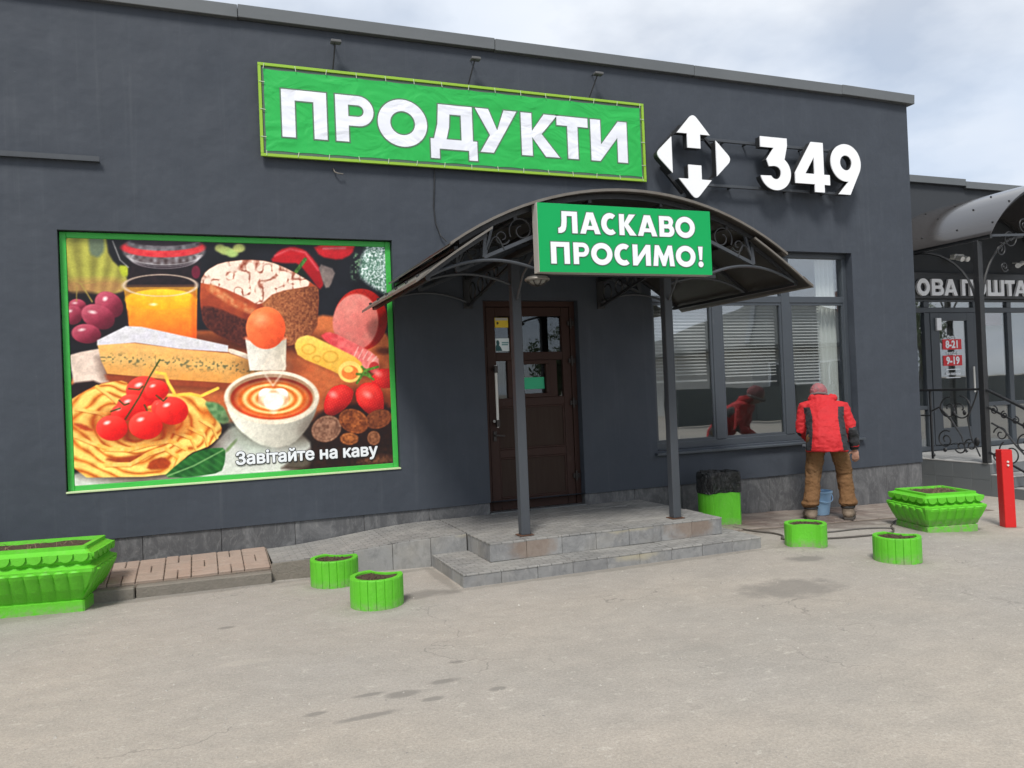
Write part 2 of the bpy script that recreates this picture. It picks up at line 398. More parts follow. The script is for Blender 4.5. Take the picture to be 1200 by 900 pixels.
m.mix(m.noise(5, 4, 0.6, lo=0.55, hi=0.8), (0.03, 0.03, 0.032), 0.5)
m.bump(m.noise(30, 4), 0.12, 0.004)
m = M['tile'] = Mat('grey_stone_tile', (0.26, 0.26, 0.255), 0.62, spec=0.35)
m.piece_tint(0.55, (0.15, 0.15, 0.152))
m.mix(m.noise(7, 6, 0.72, (1, 1, 0.7), 0.45, 0.75, dist=1.2), (0.105, 0.107, 0.112), 0.85)
m.mix(m.noise(13, 5, 0.75, lo=0.55, hi=0.8), (0.40, 0.395, 0.375), 0.55)
m.mix(m.noise(1.6, 4, 0.6, lo=0.5, hi=0.75), (0.30, 0.275, 0.225), 0.5)
for c, r in (((2.47, -1.43, 0.2), (0.24, 0.07, 0.16)), ((3.98, -1.43, 0.2), (0.26, 0.07, 0.16))):
    m.mix(near(m, c, r, 0.9), (0.20, 0.125, 0.075), 0.55)
for c, r in (((3.3, -1.74, 0.08), (0.28, 0.05, 0.06)), ((3.35, -1.45, 0.24), (0.3, 0.04, 0.04)), ((2.2, -0.7, 0.25), (0.25, 0.3, 0.05))):
    m.mix(near(m, c, r, 0.9), (0.42, 0.37, 0.24), 0.5)
m.bump(m.noise(45, 4), 0.2, 0.004)
# worn patterned walking tiles: fine squares too small to build singly
m = M['tread'] = Mat('patterned_tread_tile', (0.275, 0.27, 0.258), 0.7, spec=0.3)
br = m.n('ShaderNodeTexBrick'); br.offset = 0.5
br.inputs['Scale'].default_value = 1.0; br.inputs['Brick Width'].default_value = 0.10; br.inputs['Row Height'].default_value = 0.05
br.inputs['Mortar Size'].default_value = 0.005; br.inputs['Color1'].default_value = (1, 1, 1, 1); br.inputs['Color2'].default_value = (0.62, 0.62, 0.62, 1); br.inputs['Mortar'].default_value = (0.30, 0.30, 0.30, 1)
m.l(m.pos(), br.inputs['Vector'])
m.piece_tint(0.3, (0.19, 0.19, 0.185))
m.mix(0.75, br.outputs['Color'], mode='MULTIPLY')
m.mix(m.noise(2.6, 5, 0.65, lo=0.4, hi=0.7), (0.33, 0.318, 0.29), 0.55)
m.mix(m.noise(11, 5, 0.7, lo=0.5, hi=0.75), (0.15, 0.148, 0.145), 0.4)
m.bump(br.outputs['Fac'], -0.35, 0.004)
m = M['paver'] = Mat('pink_clay_paver', (0.32, 0.225, 0.175), 0.88, spec=0.2)
m.piece_tint(0.7, (0.27, 0.205, 0.165)); m.mix(m.noise(3, 5, 0.7), (0.34, 0.275, 0.225), 0.85); m.mix(m.noise(9, 5, 0.7, lo=.45, hi=.7), (0.22, 0.18, 0.15), 0.5); m.mix(m.noise(60, 3), (0.25, 0.19, 0.16), 0.35)
m.bump(m.noise(120, 3), 0.3, 0.004)
m = M['wet_paver'] = Mat('damp_brown_paver', (0.150, 0.110, 0.092), 0.55, spec=0.45)
m.piece_tint(0.5, (0.10, 0.080, 0.072)); m.mix(m.noise(1.8, 5, 0.65, lo=0.42, hi=0.66), (0.285, 0.25, 0.215), 0.85); m.bump(m.noise(90, 3), 0.3, 0.004)
m = M['kerb'] = Mat('grey_concrete_kerb', (0.20, 0.178, 0.15), 0.9, spec=0.2)
m.piece_tint(0.35, (0.17, 0.155, 0.135)); m.mix(m.noise(9, 6, 0.7, lo=0.4, hi=0.7), (0.14, 0.13, 0.11), 0.65); m.bump(m.noise(50, 5), 0.4, 0.008)
m = M['bed'] = Mat('sand_bed', (0.23, 0.185, 0.15), 0.95, spec=0.1); m.mix(m.noise(30, 4), (0.13, 0.115, 0.095), 0.7)
m = M['coping'] = Mat('grey_sheet_metal', (0.125, 0.135, 0.140), 0.42, metal=0.3, spec=0.5)
m.mix(m.noise(1.2, 4, 0.6, (0.6, 1, 1)), (0.16, 0.168, 0.172), 0.7); m.bump(m.noise(1.8, 3, 0.5, (0.6, 1, 1)), 0.25, 0.02)
m = M['pvc'] = Mat('anthracite_window_profile', (0.050, 0.060, 0.072), 0.42, spec=0.5); m.mix(m.noise(5, 4), (0.043, 0.050, 0.060), 0.5)
m.mix(m.noise(18, 5, 0.7, lo=0.62, hi=0.8), (0.19, 0.19, 0.18), 0.3)
m = M['black_metal'] = Mat('black_painted_iron', (0.018, 0.019, 0.021), 0.45, spec=0.5); m.mix(m.noise(20, 4, lo=0.55, hi=0.8), (0.075, 0.070, 0.066), 0.4)
m = M['grey_metal'] = Mat('dark_grey_painted_steel', (0.050, 0.057, 0.067), 0.48, spec=0.5); m.mix(m.noise(12, 4, 0.6, (1, 1, 0.3)), (0.038, 0.043, 0.050), 0.6)
m.mix(m.noise(30, 4, 0.7, lo=0.66, hi=0.8), (0.14, 0.12, 0.10), 0.4)
m = M['trim_metal'] = Mat('weathered_canopy_strip', (0.175, 0.163, 0.145), 0.5, metal=0.25); m.mix(m.noise(8, 4, 0.65), (0.12, 0.10, 0.082), 0.7)
m = M['rust'] = Mat('rusty_base_plate', (0.12, 0.055, 0.030), 0.85, spec=0.2); m.mix(m.noise(25, 5), (0.055, 0.040, 0.034), 0.7)
m = M['white'] = Mat('white_acrylic', (0.84, 0.85, 0.87), 0.35); m.mix(m.noise(6, 4, lo=0.5, hi=0.85), (0.74, 0.75, 0.77), 0.35)
m = M['return'] = Mat('dark_letter_return', (0.022, 0.023, 0.025), 0.45)
m = M['soil'] = Mat('dry_soil', (0.085, 0.058, 0.040), 0.97, spec=0.1); m.mix(m.noise(50, 5, 0.7), (0.20, 0.155, 0.11), 0.7); m.bump(m.noise(60, 5, 0.7), 0.9, 0.02)
def green_paint(name, c, d):
    q = Mat(name, c, 0.52, spec=0.4); q.mix(q.noise(3.5, 4, 0.6), d, 0.6); q.mix(q.noise(24, 5, 0.7, lo=0.63, hi=0.78), (0.22, 0.25, 0.14), 0.7)
    q.mix(q.noise(9, 5, 0.7, (1, 1, 0.22), 0.52, 0.78), (c[0]*.62, c[1]*.62, c[2]*.8), 0.5); q.mix(q.noise(14, 5, 0.75, lo=0.58, hi=0.8), (0.30, 0.42, 0.16), 0.35)
    g = near_ground(q, 0.07); q.mix(g, (0.26, 0.24, 0.18), 0.7)
    q.bump(q.noise(55, 4, 0.6), 0.3, 0.004); q.bump(q.noise(9, 4), 0.25, 0.01); return q
def near_ground(q, h):
    p = q.n('ShaderNodeNewGeometry').outputs['Position']; s_ = q.n('ShaderNodeSeparateXYZ'); q.l(p, s_.inputs[0])
    a = q.n('ShaderNodeMapRange'); a.inputs['From Min'].default_value = h; a.inputs['From Max'].default_value = 0.0; q.l(s_.outputs['Z'], a.inputs['Value'])
    b = q.n('ShaderNodeMath', operation='MULTIPLY'); q.l(a.outputs[0], b.inputs[0]); q.l(q.noise(30, 4, lo=0.35, hi=0.65), b.inputs[1]); return b.outputs[0]
M['planter'] = green_paint('bright_green_planter_paint', (0.098, 0.45, 0.018), (0.118, 0.50, 0.030))
m = M['red'] = Mat('red_bollard_paint', (0.56, 0.010, 0.010), 0.4); m.mix(m.noise(10, 4), (0.58, 0.014, 0.014), 0.5); m.mix(m.noise(22, 5, 0.7, lo=0.68, hi=0.76), (0.65, 0.42, 0.38), 0.6); m.bump(m.noise(40, 4), 0.2, 0.004)
def glass(name, refl, tint=(0.80, 0.84, 0.84), wave=0.05):
    q = bpy.data.materials.new(name); q.use_nodes = True; t = q.node_tree; t.nodes.clear()
    o = t.nodes.new('ShaderNodeOutputMaterial'); a = t.nodes.new('ShaderNodeBsdfTransparent'); b = t.nodes.new('ShaderNodeBsdfGlossy')
    a.inputs[0].default_value = (*tint, 1); b.inputs['Roughness'].default_value = 0.012; b.inputs[0].default_value = (0.93, 0.97, 1.0, 1)
    lw = t.nodes.new('ShaderNodeLayerWeight'); lw.inputs[0].default_value = 0.5; f = t.nodes.new('ShaderNodeMath'); f.operation = 'POWER'; t.links.new(lw.outputs['Facing'], f.inputs[0]); f.inputs[1].default_value = 5.0
    k = t.nodes.new('ShaderNodeMath'); k.operation = 'MULTIPLY_ADD'; k.inputs[1].default_value = 0.95; k.inputs[2].default_value = refl+0.04; t.links.new(f.outputs[0], k.inputs[0])
    k.use_clamp = True
    nz_ = t.nodes.new('ShaderNodeTexNoise'); nz_.inputs['Scale'].default_value = 1.3; g = t.nodes.new('ShaderNodeNewGeometry'); t.links.new(g.outputs['Position'], nz_.inputs['Vector'])
    bu = t.nodes.new('ShaderNodeBump'); bu.inputs['Strength'].default_value = wave; bu.inputs['Distance'].default_value = 0.02; t.links.new(nz_.outputs['Fac'], bu.inputs['Height']); t.links.new(bu.outputs[0], b.inputs['Normal'])
    x = t.nodes.new('ShaderNodeMixShader'); t.links.new(k.outputs[0], x.inputs[0]); t.links.new(a.outputs[0], x.inputs[1]); t.links.new(b.outputs[0], x.inputs[2]); t.links.new(x.outputs[0], o.inputs[0])
    return q
M['glass'] = glass('window_glass', 0.15, (0.955, 0.965, 0.965))
M['door_glass'] = glass('door_glass', 0.02, (0.85, 0.87, 0.85))
M['room'] = Mat('interior_wall_paint', (0.42, 0.44, 0.40), 0.85)
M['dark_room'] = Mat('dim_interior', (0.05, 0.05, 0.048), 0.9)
M['pale_room'] = Mat('pale_interior_wall', (0.48, 0.48, 0.46), 0.85)
m = M['brown_pvc'] = Mat('dark_brown_door_profile', (0.042, 0.019, 0.014), 0.6, spec=0.25); m.mix(m.noise(26, 4, 0.6, (1, 1, 0.12)), (0.036, 0.019, 0.015), 0.7)
m.mix(m.noise(8, 5, 0.7, lo=0.62, hi=0.8), (0.13, 0.10, 0.085), 0.3)
m = M['brown_panel'] = Mat('brown_door_panel', (0.034, 0.019, 0.014), 0.65, spec=0.2); m.mix(m.noise(40, 4, 0.6, (1, 1, 0.06)), (0.044, 0.030, 0.022), 0.7)

# ------------------------------------------------------------------ ground and paving
xs = [-400, -60, -20, -8, -2, 2, 4.0, 4.4, 4.8, 5.5, 6.5, 7.5, 8.2, 8.6, 9.2, 12, 20, 60, 400]
ys = [-400, -60, -20, -8, -4, -2, 0, 2, 20, 400]
g = MB(); g.v = [(x, y, zg(x)) for y in ys for x in xs]
g.f = [(j*len(xs)+i, j*len(xs)+i+1, (j+1)*len(xs)+i+1, (j+1)*len(xs)+i) for j in range(len(ys)-1) for i in range(len(xs)-1)]
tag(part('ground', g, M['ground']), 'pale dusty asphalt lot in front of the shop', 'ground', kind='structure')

pv = thing('pavement', (-1.0, -0.3, 0), 'strip of pinkish clay pavers along the foot of the wall', 'pavement'); pv['kind'] = 'structure'
bed = MB(); bed.add([(-7, -0.64, -0.05), (0.497, -0.64, -0.05), (0.497, 0.03, -0.05), (-7, 0.03, -0.05), (-7, -0.64, 0.092), (0.497, -0.64, 0.092), (0.497, 0.03, 0.154), (-7, 0.03, 0.154)],
                    [(0,3,2,1),(4,5,6,7),(0,1,5,4),(1,2,6,5),(2,3,7,6),(3,0,4,7)])
part('paver_bed', bed, M['bed'], pv)
pm = MB().box(-0.0972, 0.0972, -0.0472, 0.0472, -0.03, 0.03).mesh('paver', 0.006)
tilt = math.atan2(0.062, 0.67)
def put(name, me, mat, parent, loc, rot=(0, 0, 0)):
    o = link(name, me, mat, parent, True, loc); o.rotation_euler = rot; return o
for i in range(14):
    for j in range(3):
        cx = 0.385-0.2*i; cy = -0.535+0.2*j
        for k in (-1, 1):
            hz = (i+j) % 2 == 0
            x, y = (cx, cy+0.05*k) if hz else (cx+0.05*k, cy)
            z = 0.085+0.0925*(y+0.64)+random.uniform(-0.003, 0.003)
            o = put('paver', pm, M['paver'], pv, (x, y, z), (tilt+random.uniform(-.012, .012), random.uniform(-.012, .012), (0 if hz else math.pi/2)+random.uniform(-.012, .012)))
            if not hz: o.rotation_euler = (random.uniform(-.01, .01), -tilt, math.pi/2)
for i in range(8):
    me = MB().box(-0.495, 0.495, -0.045, 0.045, -0.10, 0.085+random.uniform(-.006, .004)).mesh('kerb_stone', 0.008)
    put('kerb_stone', me, M['kerb'], pv, (-0.01-1.0*i, -0.692+0.02*i, 0), (0, 0, -0.035))
# damp pavement below the window
pw = thing('pavement', (6.5, -0.4, -0.05), 'damp brown paving below the shop window where the man stands', 'pavement'); pw['kind'] = 'structure'
bd = MB(); bd.grid(8, 2, lambda u, v: (4.56+u*3.85, -0.93+v*0.96, zg(4.56+u*3.85)+0.004)); part('paver_bed', bd, M['bed'], pw)
pm2 = MB().box(-0.147, 0.147, -0.072, 0.072, -0.03, 0.012).mesh('paver', 0.005)
for j in range(6):
    for i in range(14):
        x = 4.6+0.3*i+(0.15 if j % 2 else 0); y = -0.075-0.15*j
        if x > 8.3: continue
        put('paver', pm2, M['wet_paver'], pw, (x, y, zg(x)+random.uniform(-.004, .003)), (random.uniform(-.012, .012), 0.0 if x < 4.6 else 0.035, random.uniform(-.01, .01)))

# ------------------------------------------------------------------ entrance steps and ramp
st = thing('entrance_steps', (3.2, -0.9, 0), 'two grey stone steps and landing before the brown door', 'steps')
core = MB().box(1.80, 4.48, -1.70, -0.0, -0.05, 0.080); part('step_core', core, M['bed'], st)
core = MB().box(2.12, 4.29, -1.41, 0.30, 0.085, 0.230); part('landing_core', core, M['bed'], st)
def tiles_row(name, a, b, z0, z1, t, n, mat, parent, jit=0.003):
    """upright tiles along a->b (front to the right-hand side of the direction), t thick"""
    a = Vector((*a, 0)); b = Vector((*b, 0)); d = (b-a); Lg = d.length; d.normalize(); w = Lg/n
    ang = math.atan2(d.y, d.x); me = MB().box(0.0015, w-0.0015, 0, t, z0, z1).mesh(name, 0.003)
    for i in range(n):
        p = a+d*(w*i); o = link(name, me, mat, parent, True, (p.x, p.y, random.uniform(-jit*0.3, jit*0.3)))
        o.rotation_euler = (0, 0, ang); o.location += Vector((d.y, -d.x, 0))*random.uniform(0, jit)
def tread_tiles(name, x0, x1, y0, y1, z, nx, ny, mat, parent):
    w = (x1-x0)/nx; h = (y1-y0)/ny; me = MB().box(0.0015, w-0.0015, 0.0015, h-0.0015, -0.015, 0.0).mesh(name, 0.0025)
    for i in range(nx):
        for j in range(ny):
            o = link(name, me, mat, parent, True, (x0+w*i, y0+h*j, z+random.uniform(-.0015, .0015)))
            o.rotation_euler = (random.uniform(-.004, .004), random.uniform(-.004, .004), 0)
tiles_row('riser_tile', (1.78, -1.72), (4.50, -1.72), -0.05, 0.085, 0.02, 9, M['tile'], st)
tiles_row('riser_tile', (1.78, -0.86), (1.78, -1.72), -0.05, 0.085, 0.02, 3, M['tile'], st)
tiles_row('riser_tile', (4.50, -1.72), (4.50, -0.02), -0.05, 0.085, 0.02, 6, M['tile'], st)
tiles_row('riser_tile', (2.10, -1.43), (4.31, -1.43), 0.101, 0.236, 0.02, 7, M['tile'], st)
tiles_row('riser_tile', (2.10, -0.84), (2.10, -1.43), 0.101, 0.236, 0.02, 2, M['tile'], st)
tiles_row('riser_tile', (4.31, -1.43), (4.31, -0.02), 0.101, 0.236, 0.02, 5, M['tile'], st)
tread_tiles('tread_tile', 1.775, 4.505, -1.725, -1.412, 0.100, 9, 1, M['tread'], st)
tread_tiles('tread_tile', 1.775, 2.118, -1.41, -0.87, 0.100, 1, 2, M['tread'], st)
tread_tiles('tread_tile', 4.293, 4.505, -1.41, -0.02, 0.100, 1, 5, M['tread'], st)
tread_tiles('tread_tile', 2.095, 4.315, -1.435, 0.0, 0.250, 7, 5, M['tread'], st)
rp = thing('ramp', (1.3, -0.4, 0), 'short grey tiled ramp rising from the pavers to the landing', 'ramp')
def rz_(x): 
    t = min(max((x-0.50)/1.45, 0), 1); return 0.145+0.103*(t*t*(3-2*t))
rb = MB(); rb.grid(14, 1, lambda u, v: (0.50+u*1.592, (-0.66-0.20*min(1, u*1.2))*(1-v)+0.0*v, rz_(0.5+u*1.592)-0.012 if True else 0)); part('ramp_surface_bed', rb, M['bed'], rp)
for i in range(5):
    x0 = 0.50+0.318*i; x1 = x0+0.316
    for j in range(3):
        q = MB(); n = 3
        def P_(u, v, dz): 
            x = x0+(x1-x0)*u; yf = -0.66-0.20*min(1, (x-0.5)/1.592*1.2); y0 = yf*(1-j/3)+0.003; y1 = yf*(1-(j+1)/3)
            return (x, y0+(y1-y0)*v, rz_(x)+dz)
        top = [P_(u/n, 0, 0) for u in range(n+1)]+[P_(1-u/n, 1, 0) for u in range(n+1)]
        q.loft([[(a, b, c-0.012) for a, b, c in top], top]); part('tread_tile', q, M['tread'], rp)
for i in range(5):
    x0 = 0.50+0.318*i-(0.012 if i == 0 else 0); x1 = 0.50+0.318*i+0.315; yf = lambda x: -0.66-0.20*min(1, (x-0.5)/1.592*1.2)
    q = MB().add([(x0, yf(x0)-0.016, -0.03), (x1, yf(x1)-0.016, -0.03), (x1, yf(x1)-0.016, rz_(x1)-0.004), (x0, yf(x0)-0.016, rz_(x0)-0.004),
                  (x0, yf(x0)+0.002, -0.03), (x1, yf(x1)+0.002, -0.03), (x1, yf(x1)+0.002, rz_(x1)-0.014), (x0, yf(x0)+0.002, rz_(x0)-0.014)],
                 [(0,1,2,3),(5,4,7,6),(4,0,3,7),(1,5,6,2),(3,2,6,7),(4,5,1,0)])
    part('riser_tile' if i else 'broken_edge_block', q, M['tile'] if i else M['kerb'], rp, 0.004)
# ------------------------------------------------------------------ shop building
sb = thing('shop_building', (3.0, 1.0, 0), 'charcoal rendered single-storey shop with flat parapet', 'building')
NICHE = (-1.05, 1.742, 0.762, 2.935); DOOR = (2.63, 3.675, 0.25, 2.37); WIN = (4.56, 7.385, 0.745, 2.958)
def wall_mesh(x0, x1, z0, z1, holes, y, depth):
    """front skin with openings, each with its reveal"""
    q = MB(); X = sorted({x0, x1, *[h[0] for h, d in holes], *[h[1] for h, d in holes]}); Z = sorted({z0, z1, *[h[2] for h, d in holes], *[h[3] for h, d in holes]})
    for i in range(len(X)-1):
        for j in range(len(Z)-1):
            cx, cz = (X[i]+X[i+1])/2, (Z[j]+Z[j+1])/2
            if any(h[0] < cx < h[1] and h[2] < cz < h[3] for h, d in holes): continue
            q.add([(X[i], y, Z[j]), (X[i+1], y, Z[j]), (X[i+1], y, Z[j+1]), (X[i], y, Z[j+1])], [(0, 1, 2, 3)])
    for h, d in holes:
        a, b, c, e = h
        for p in (((a, c), (a, e)), ((a, e), (b, e)), ((b, e), (b, c)), ((b, c), (a, c))):
            q.add([(p[0][0], y, p[0][1]), (p[1][0], y, p[1][1]), (p[1][0], y+d, p[1][1]), (p[0][0], y+d, p[0][1])], [(0, 1, 2, 3)])
    return q
wm = wall_mesh(-9, 8.39, 0.362, 4.86, [(NICHE, 0.10), ((DOOR[0], DOOR[1], 0.362, DOOR[3]), 0.32), (WIN, 0.32)], 0.0, 0.3)
wm.add([(8.39, 0, 0.362), (8.39, 9, 0.362), (8.39, 9, 4.86), (8.39, 0, 4.86)], [(0, 1, 2, 3)])          # side
wm.add([(-9, 0, 0.362), (-9, 9, 0.362), (-9, 9, 4.86), (-9, 0, 4.86)], [(3, 2, 1, 0)])
wm.add([(-9, 9, 0.362), (8.39, 9, 0.362), (8.39, 9, 4.86), (-9, 9, 4.86)], [(0, 1, 2, 3)])
wm.add([(-9, 0, 0.362), (8.39, 0, 0.362), (8.39, 0.018, 0.362), (-9, 0.018, 0.362)], [(0, 1, 2, 3)])     # drip edge
wm.add([(NICHE[0], 0.10, NICHE[2]), (NICHE[1], 0.10, NICHE[2]), (NICHE[1], 0.10, NICHE[3]), (NICHE[0], 0.10, NICHE[3])], [(0, 1, 2, 3)])
me = bpy.data.meshes.new('wall'); me.from_pydata(wm.v, [], wm.f); me.update(); link('wall', me, M['render'], sb)
part('roof', MB().box(-9, 8.36, 0.02, 9, 4.78, 4.84), M['render_side'], sb)
pl = thing_plinth = part('plinth', MB().box(-9, DOOR[0], 0.03, 0.3, -0.4, 0.361).box(DOOR[1], 8.385, 0.03, 0.3, -0.4, 0.361).box(8.1, 8.375, 0.3, 9, -0.4, 0.361), M['slate'], sb)
for x0, x1, n in ((-3.0, 2.63, 9), (3.675, 8.388, 8)):
    w = (x1-x0)/n
    for i in range(n):
        dz = random.uniform(-.003, .003)
        q = MB().box(x0+w*i+0.002, x0+w*(i+1)-0.002, 0.014+random.uniform(0, .003), 0.0295, -0.35, 0.359)
        o = link('stone_slab', q.mesh('stone_slab', 0.002), M['slate'], pl, False)
for a, b in ((-9.05, -1.9), (-1.895, 0.42), (0.425, 2.85), (2.855, 5.2), (5.205, 7.3), (7.305, 8.455)):
    dz = random.uniform(-0.006, 0.006); q = MB()
    tl = -0.018 if a > 7 else 0.0
    prof = [(-0.055, 4.862), (-0.062, 4.975), (0.36, 4.990), (0.36, 4.862)]
    q.loft([[(a, y, z+dz) for y, z in prof], [(b, y+(-0.012 if a > 7 else 0), z+dz+tl) for y, z in prof]])
    part('coping_section', q, M['coping'], sb, 0.004)
# room behind the window and the door
rm = MB(); x0, x1, y0, y1, z0, z1 = 4.45, 7.60, 0.33, 4.2, 0.2, 3.2
rm.add([(x0,y0,z0),(x1,y0,z0),(x1,y1,z0),(x0,y1,z0),(x0,y0,z1),(x1,y0,z1),(x1,y1,z1),(x0,y1,z1)], [(0,1,2,3),(7,6,5,4),(5,6,2,1),(6,7,3,2),(7,4,0,3)])
part('interior_room', rm, M['room'], sb)
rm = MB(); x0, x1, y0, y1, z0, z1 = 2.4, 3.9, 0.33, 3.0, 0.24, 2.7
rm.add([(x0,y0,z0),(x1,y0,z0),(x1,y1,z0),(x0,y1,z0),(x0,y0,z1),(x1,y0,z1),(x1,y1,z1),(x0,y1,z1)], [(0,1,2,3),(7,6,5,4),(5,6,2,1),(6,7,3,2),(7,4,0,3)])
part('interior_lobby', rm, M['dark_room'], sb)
# shop window: outer frame, mullions and transom with a pane in each light
wn = part('window', MB().box(WIN[0], WIN[1], 0.10, 0.17, WIN[2], WIN[2]+0.075).box(WIN[0], WIN[1], 0.10, 0.17, WIN[3]-0.06, WIN[3])
          .box(WIN[0], WIN[0]+0.06, 0.10, 0.17, WIN[2]+0.075, WIN[3]-0.06).box(WIN[1]-0.06, WIN[1], 0.10, 0.17, WIN[2]+0.075, WIN[3]-0.06), M['pvc'], sb, 0.004)
MULL = (5.465, 6.445)
lights = [WIN[0]+0.06, *MULL, WIN[1]-0.06]
for x in MULL: part('mullion', MB().box(x-0.062, x+0.062, 0.095, 0.17, WIN[2]+0.0755, WIN[3]-0.0605), M['pvc'], wn, 0.004)
for i in range(3):
    a = lights[i]+(0.063 if i else 0.001); b = lights[i+1]-(0.063 if i < 2 else 0.001)
    part('transom', MB().box(a, b, 0.097, 0.17, 2.365, 2.440), M['pvc'], wn, 0.004)
    part('pane', MB().box(a-0.004, b+0.004, 0.128, 0.134, 2.436, WIN[3]-0.055), M['glass'], wn)
    part('pane', MB().box(a-0.004, b+0.004, 0.128, 0.134, WIN[2]+0.07, 2.37), M['glass'], wn)
    sh = MB()                                                 # slim sash bead round each main light
    for (p, q_) in (((a, WIN[2]+0.0755), (b, WIN[2]+0.105)), ((a, 2.335), (b, 2.3645))): sh.box(p[0]+.001, q_[0]-.001, 0.106, 0.127, p[1], q_[1])
    sh.box(a+.001, a+0.026, 0.106, 0.127, WIN[2]+0.1055, 2.3345).box(b-0.026, b-.001, 0.106, 0.127, WIN[2]+0.1055, 2.3345); part('sash_bead', sh, M['pvc'], wn)
part('sill', MB().add([(4.53, -0.055, 0.722), (7.43, -0.055, 0.722), (7.43, 0.10, 0.745), (4.53, 0.10, 0.745), (4.53, -0.055, 0.700), (7.43, -0.055, 0.700), (7.43, 0.0, 0.700), (4.53, 0.0, 0.700)],
     [(0,1,2,3),(4,5,1,0),(7,6,5,4),(1,5,6,2),(4,0,3,7),(3,2,6,7)]), M['pvc'], wn, 0.002)
# blinds inside, one to each light
M['slat'] = Mat('white_blind_slat', (0.46, 0.47, 0.46), 0.6)
slat = MB().box(0, 1, -0.012, 0.012, -0.0012, 0.0012).mesh('slat')
for i, (nm, lab) in enumerate((('window_blind', 'half lowered white slat blind in the window light nearest the canopy post'), ('window_blind', 'half lowered white slat blind in the middle window light'), ('window_blind', 'half lowered white slat blind in the window light above the man'))):
    a = lights[i]+(0.08 if i else 0.02); b = lights[i+1]-(0.08 if i < 2 else 0.28)
    t = thing(nm, ((a+b)/2, 0.22, 2.35), lab, 'blind', 'blinds in the shop window')
    part('head_rail', MB().box(a, b, 0.205, 0.235, 2.34, 2.365), M['slat'], t)
    zlow = (1.50, 1.46, 1.42)[i]; n = int((2.32-zlow)/0.036)
    for k in range(n):
        o = link('slat', slat, M['slat'], t, True, (a, 0.22, 2.32-0.036*k)); o.scale = (b-a, 1, 1); o.rotation_euler = (R(38+random.uniform(-3, 3)), random.uniform(-.002, .002), 0)
    part('bottom_rail', MB().box(a, b, 0.210, 0.230, zlow-0.02, zlow), M['slat'], t)
    cd_ = MB()
    for x in (a+0.12, b-0.12): cd_.tube([(x, 0.207, zlow), (x, 0.207, 2.34)], 0.0015, 4)
    part('ladder_cord', cd_, M['slat'], t)
M['curtain'] = Mat('pale_curtain_cloth', (0.66, 0.69, 0.66), 0.85)
q = MB().grid(40, 2, lambda u, v: (7.06+0.30*u, 0.27+0.022*math.sin(u*28), 0.80+2.12*v)); q.grid(40, 2, lambda u, v: (7.06+0.30*u, 0.274+0.022*math.sin(u*28), 2.92-2.12*v))
tag(part('curtain', q, M['curtain'], None, smooth=True), 'pale curtain hanging at the end of the shop window', 'curtain')

# ------------------------------------------------------------------ entrance door
y0 = 0.11
dr = part('door', MB().box(2.63, 2.685, y0-0.02, y0+0.07, 0.252, 2.37).box(3.62, 3.675, y0-0.02, y0+0.07, 0.252, 2.37).box(2.685, 3.62, y0-0.02, y0+0.07, 2.315, 2.37), M['brown_pvc'], sb, 0.003)
lf = MB()
lf.box(2.69, 2.785, y0-0.012, y0+0.05, 0.262, 2.31).box(3.525, 3.615, y0-0.012, y0+0.05, 0.262, 2.31)          # stiles
for z in ((0.262, 0.375), (0.785, 0.865), (1.300, 1.385), (1.765, 1.850), (2.220, 2.31)): lf.box(2.7855, 3.5245, y0-0.010, y0+0.05, *z)
lf.box(2.905, 3.005, y0-0.009, y0+0.05, 1.3855, 1.7645).box(3.365, 3.455, y0-0.009, y0+0.05, 1.3855, 1.7645)
lf.box(2.945, 3.015, y0-0.009, y0+0.05, 1.8505, 2.2195)
part('leaf_frame', lf, M['brown_pvc'], dr, 0.004)
for z in ((0.375, 0.785), (0.865, 1.300)):
    part('panel', MB().box(2.785, 3.525, y0+0.008, y0+0.04, *z), M['brown_panel'], dr)
    f = MB(); a, b = z
    f.box(2.7855, 3.5245, y0-0.004, y0+0.0075, a+.0005, a+0.018).box(2.7855, 3.5245, y0-0.004, y0+0.0075, b-0.018, b-.0005).box(2.7855, 2.803, y0-0.004, y0+0.0075, a+0.0185, b-0.0185).box(3.507, 3.5245, y0-0.004, y0+0.0075, a+0.0185, b-0.0185)
    part('panel_bead', f, M['brown_pvc'], dr, 0.003)
for a, b, c, d in ((2.784, 2.946, 1.849, 2.221), (3.014, 3.526, 1.849, 2.221), (2.784, 2.906, 1.384, 1.766), (3.455, 3.526, 1.384, 1.766), (3.0, 3.37, 1.384, 1.766)):
    part('pane', MB().box(a, b, y0+0.018, y0+0.023, c, d), M['door_glass'], dr)
hf = MB(); hf.box(3.006, 3.364, y0-0.022, y0+0.015, 1.386, 1.425).box(3.006, 3.364, y0-0.022, y0+0.015, 1.725, 1.764).box(3.006, 3.045, y0-0.022, y0+0.015, 1.4255, 1.7245).box(3.325, 3.364, y0-0.022, y0+0.015, 1.4255, 1.7245)
part('hatch_frame', hf, M['brown_pvc'], dr, 0.003)
M['chrome'] = Mat('worn_white_handle', (0.62, 0.61, 0.57), 0.35); M['dark_hinge'] = Mat('dark_hinge_metal', (0.035, 0.03, 0.028), 0.4, metal=0.4)
part('handle', MB().tube([(2.752, y0-0.075, 1.10), (2.752, y0-0.080, 1.22), (2.752, y0-0.080, 1.60), (2.752, y0-0.075, 1.72)], 0.014, 10), M['chrome'], dr, smooth=True)
hb = MB()
for z in (1.14, 1.68): hb.tube([(2.752, y0-0.085, z), (2.752, y0-0.012, z)], 0.013, 8); hb.box(2.735, 2.769, y0-0.096, y0-0.062, z-0.035, z+0.035)
part('handle_mount', hb, M['dark_hinge'], dr)
